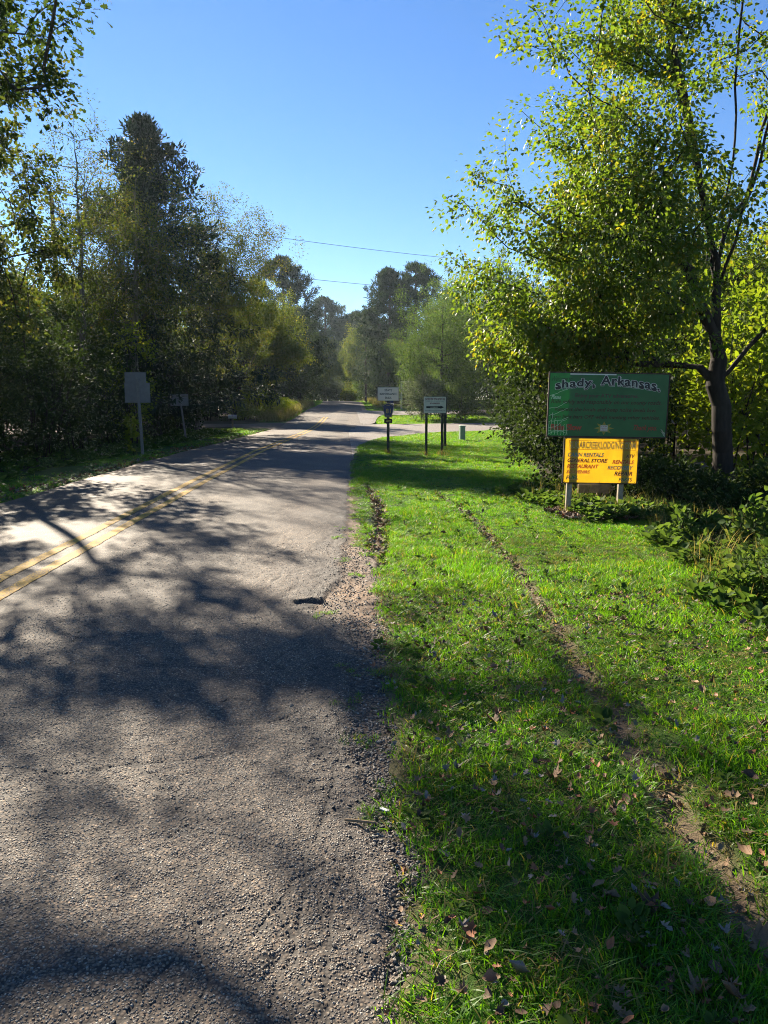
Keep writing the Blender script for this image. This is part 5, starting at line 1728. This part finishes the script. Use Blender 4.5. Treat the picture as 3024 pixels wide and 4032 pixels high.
for nm, ol, cu in (("maple", MAPLE, .8), ("oak", OAKL, 1.3), ("oval", OVAL, 1.7)):
    for cn in LM:
        protos[(nm, cn)] = [dry_leaf_mesh("fallen_leaf", ol, cu * f, rl, LM[cn]) for f in (0.7, 1.5)]
LBL = {("maple", "tan"): "dry tan star-shaped leaf lying on the grass", ("maple", "brown"): "dark brown star-shaped leaf lying on the grass", ("maple", "rust"): "rust-orange star-shaped leaf lying on the grass", ("maple", "grey"): "bleached grey star-shaped leaf lying on the grass",
       ("oak", "tan"): "dry tan lobed leaf lying on the grass", ("oak", "brown"): "dark brown lobed leaf lying on the grass", ("oak", "rust"): "rust-orange lobed leaf lying on the grass", ("oak", "grey"): "bleached grey lobed leaf lying on the grass",
       ("oval", "tan"): "dry tan oval leaf lying on the grass", ("oval", "brown"): "dark brown oval leaf lying on the grass", ("oval", "rust"): "rust-orange oval leaf lying on the grass", ("oval", "grey"): "bleached grey oval leaf lying on the grass"}
placed = 0
spots = [(1.24, 1.98, "maple", "tan", .15), (0.98, 2.12, "maple", "brown", .13), (1.17, 2.13, "oval", "tan", .13), (0.83, 2.2, "oval", "tan", .1), (0.48, 1.86, "oval", "grey", .12), (1.32, 1.82, "oval", "brown", .14),
         (0.93, 2.75, "oval", "rust", .07), (0.42, 1.95, "oval", "tan", .1), (0.62, 2.9, "oak", "tan", .1), (1.05, 2.65, "oak", "tan", .11), (0.85, 3.05, "maple", "brown", .12), (1.85, 3.1, "oval", "rust", .09)]
while placed < 230:
    if placed < len(spots):
        x, y, nm, cn, sz = spots[placed]
    else:
        y = float(1.7 + 12 * rl.random() ** 2.4)
        x = float(rl.uniform(0.3, min(3.2, 0.55 + y * 0.72)))
        if x < float(lawn_l(np.array([y]))[0]) + .02:
            continue
        nm = ("oak", "oval", "maple")[rl.choice(3, p=[.4, .4, .2])]
        cn = ("tan", "brown", "rust", "grey")[rl.choice(4, p=[.46, .38, .05, .11])]
        sz = float(rl.uniform(.035, .08))
    if placed < len(spots):
        sz *= .62
    me = protos[(nm, cn)][int(rl.integers(0, 2))]
    o = bpy.data.objects.new("fallen_leaf", me)
    COL.objects.link(o)
    o.location = (x, y, float(gz(x, y)) + float(rl.uniform(.012, .04)))
    o.rotation_euler = (float(rl.normal(0, .35)), float(rl.normal(0, .35)), float(rl.random() * 6.28))
    o.scale = (sz, sz, sz)
    tag(o, LBL[(nm, cn)], "leaf", "%s %s leaves on the grass" % ({"tan": "tan", "brown": "brown", "rust": "rust", "grey": "grey"}[cn], nm))
    placed += 1
# leaf litter nobody could count: in the ruts, at the lawn edge, under the trees
lsrc = []
for key, ms in protos.items():
    for m_ in ms:
        lsrc.append(bpy.data.objects.new("litter_leaf", m_))
x, y = rand_in(5200, -11, 9, 3, 46)
k = ((wood_mask(x, y) > .4) & (x > -10) & (x < 9)) | (dry_mask(x, y) > .15)
x1, y1 = rand_in(14000, 0.1, 2.2, 1.4, 15)
k1 = (rut_mask(x1, y1) > .35) & (rngg.random(len(x1)) < .6)
x2, y2 = rand_in(2600, 3.0, 4.6, 9.7, 11.2)
k2 = dry_mask(x2, y2) > .1
yl_ = rngg.uniform(8, 46, 1500)
xl_ = road_l(yl_) - np.abs(rngg.normal(0, .45, 1500))
x3, y3 = rand_in(2200, 0, 3.0, 1.4, 6)
k3 = x3 > lawn_l(y3) - .05
x, y = np.concatenate([x[k], x1[k1], x2[k2], xl_, x3[k3]]), np.concatenate([y[k], y1[k1], y2[k2], yl_, y3[k3]])
n = len(x)
s = rngg.uniform(.02, .055, n) * np.clip(y / 6, 0.8, 1.8)
inl = (rut_mask(x, y) < .3) & (x > 0) & (x < lawn_r(y))
zl = gz(x, y) + np.where(inl, rngg.uniform(.02, .05, n), rngg.uniform(.006, .02, n))
scatter("leaf_litter", np.stack([x, y, zl], 1), np.stack([rngg.normal(0, .4, n), rngg.normal(0, .4, n), rngg.random(n) * 6.283], 1), np.stack([s, s, s], 1), np.where((rut_mask(x, y) > .3) & (rngg.random(n) < .7), rngg.choice([0, 1, 8, 9, 16, 17, 6, 14], n), rngg.integers(0, len(lsrc), n)), lsrc)

# road stone: chips standing proud of the seal, and loose gravel along the broken edge
def stone(rng, mat, flat=.6):
    import bmesh
    bm = bmesh.new()
    bmesh.ops.create_icosphere(bm, subdivisions=1, radius=1.0)
    for v in bm.verts:
        v.co = Vector((v.co.x * rng.uniform(.75, 1.2), v.co.y * rng.uniform(.6, 1.0), v.co.z * flat * rng.uniform(.7, 1.1)))
    me = bpy.data.meshes.new("stone")
    bm.to_mesh(me)
    bm.free()
    me.materials.append(mat)
    return bpy.data.objects.new("stone", me)


SM = [plain("road_stone_tan", (0.21, 0.16, 0.11), .6, .2, 40), plain("road_stone_grey", (0.125, 0.11, 0.094), .6, .2, 40), plain("road_stone_dark", (0.055, 0.048, 0.042), .6, .2, 40), plain("road_stone_pale", (0.30, 0.265, 0.21), .55, .2, 40), plain("road_stone_brown", (0.13, 0.085, 0.055), .65, .2, 40)]
stones = [stone(rngg, SM[i % 5]) for i in range(15)]
px, py = [], []
for d, y0, y1 in ((13000, 1.5, 2.6), (8500, 2.6, 3.8), (3800, 3.8, 5.5), (1200, 5.5, 8.5)):
    n = int(d * (y1 - y0) * 3.0)
    xx, yy = rngg.uniform(-2.4, 0.6, n), rngg.uniform(y0, y1, n)
    k = (xx > -0.60 * yy - .2) & (xx < np.maximum(asph_r(yy), lawn_l(yy)) + .05)
    px.append(xx[k]); py.append(yy[k])
x, y = np.concatenate(px), np.concatenate(py)
n = len(x)
s = rngg.uniform(.0035, .0062, n) * np.clip(.85 + y * .05, 1, 1.35)
loose = off(x, y) > .5
s = np.where(loose, s * rngg.uniform(.8, 1.9, n), s)
w = np.where(loose, 1, 0)
pk = np.where(w == 1, rngg.choice(5, n, p=[.16, .26, .42, .06, .10]), rngg.choice(5, n, p=[.30, .27, .24, .10, .09])) + 5 * rngg.integers(0, 3, n)
keep = (crack_mask(x, y) < .8)
P = np.stack([x, y, road_z(x, y) + np.where(loose, .15, -.1) * s], 1)
scatter("road_gravel", P[keep], np.stack([rngg.normal(0, .25, n), rngg.normal(0, .25, n), rngg.random(n) * 6.283], 1)[keep], np.stack([s, s, s], 1)[keep], pk[keep], stones)

chunks = [stone(rngg, SM[(2, 2, 1)[i % 3]], .5) for i in range(6)]
yy = rngg.uniform(1.5, 9.5, 1500)
xx = asph_r(yy) + rngg.normal(0.06, .13, 1500)
k = (xx < lawn_l(yy) + .05) & (xx > asph_r(yy) - .3)
xx, yy = xx[k], yy[k]
n = len(xx)
s = rngg.uniform(.005, .013, n) * rngg.random(n) ** .6
scatter("asphalt_crumbs", np.stack([xx, yy, road_z(xx, yy) + s * .2], 1), np.stack([rngg.normal(0, .4, n), rngg.normal(0, .4, n), rngg.random(n) * 6.283], 1), np.stack([s, s, s], 1), rngg.integers(0, 6, n), chunks)

# a stick, a pale wood chip and twigs on the broken edge
stk = MB().tube([(-0.062, 0, .001), (-0.05, .0, .001), (-0.02, .001, .001), (.03, -.001, .001), (.055, .0, 0), (.062, .003, 0)], [.003, .0055, .006, .0055, .005, .002], 6).build("stick", M['oldwood'])
stk.location = (0.05, 2.66, float(road_z(np.array([.05]), np.array([2.66]))[0]) + .012)
stk.rotation_euler = (0, 0, R(-12))
tag(stk, "short grey stick lying on the broken asphalt edge", "stick")
chp = MB().prism([(-.02, -.008), (.012, -.010), (.022, 0), (.008, .012), (-.018, .009)], -.002, .002).build("wood_chip", M['white'])
chp.location = (0.15, 2.77, float(road_z(np.array([.15]), np.array([2.77]))[0]) + .012)
chp.rotation_euler = (R(80), 0.1, R(-30))
tag(chp, "small pale wood chip among the dark gravel", "chip")
for k, (x, y, a, L) in enumerate([(0.2, 2.9, -25, .16), (0.23, 2.55, 60, .12), (0.17, 2.45, 10, .1), (0.3, 1.95, 50, .2), (0.12, 2.3, 100, .09)]):
    z = float(max(road_z(np.array([x]), np.array([y]))[0], float(gz(x, y)))) + .008
    t = MB().tube([(-L / 2, 0, 0), (-L / 6, .012, .006), (L / 5, -.008, .004), (L / 2, .01, 0)], [.0016, .002, .0018, .001], 5).build("twig", M['wood'])
    t.location = (x, y, z)
    t.rotation_euler = (0, 0, R(a))
    tag(t, "thin pale twig on the gravel between asphalt and grass", "twig", "twigs on the gravel edge")

# ------------------------------------------------------------------ the hazy morning air
hz = MB().box(-430, 430, -250, 650, -1.6, 34).build("haze", None)
hm = bpy.data.materials.new("hazy_air")
hm.use_nodes = True
ht = hm.node_tree
ht.nodes.remove(ht.nodes["Principled BSDF"])
pv = ht.nodes.new("ShaderNodeVolumePrincipled")
pv.inputs["Color"].default_value = (0.70, 0.86, 1.0, 1)
pv.inputs["Density"].default_value = 0.00022
pv.inputs["Anisotropy"].default_value = 0.5
ht.links.new(pv.outputs[0], ht.nodes["Material Output"].inputs["Volume"])
hz.data.materials.append(hm)
tag(hz, kind="stuff")
cy.volume_bounces = 0
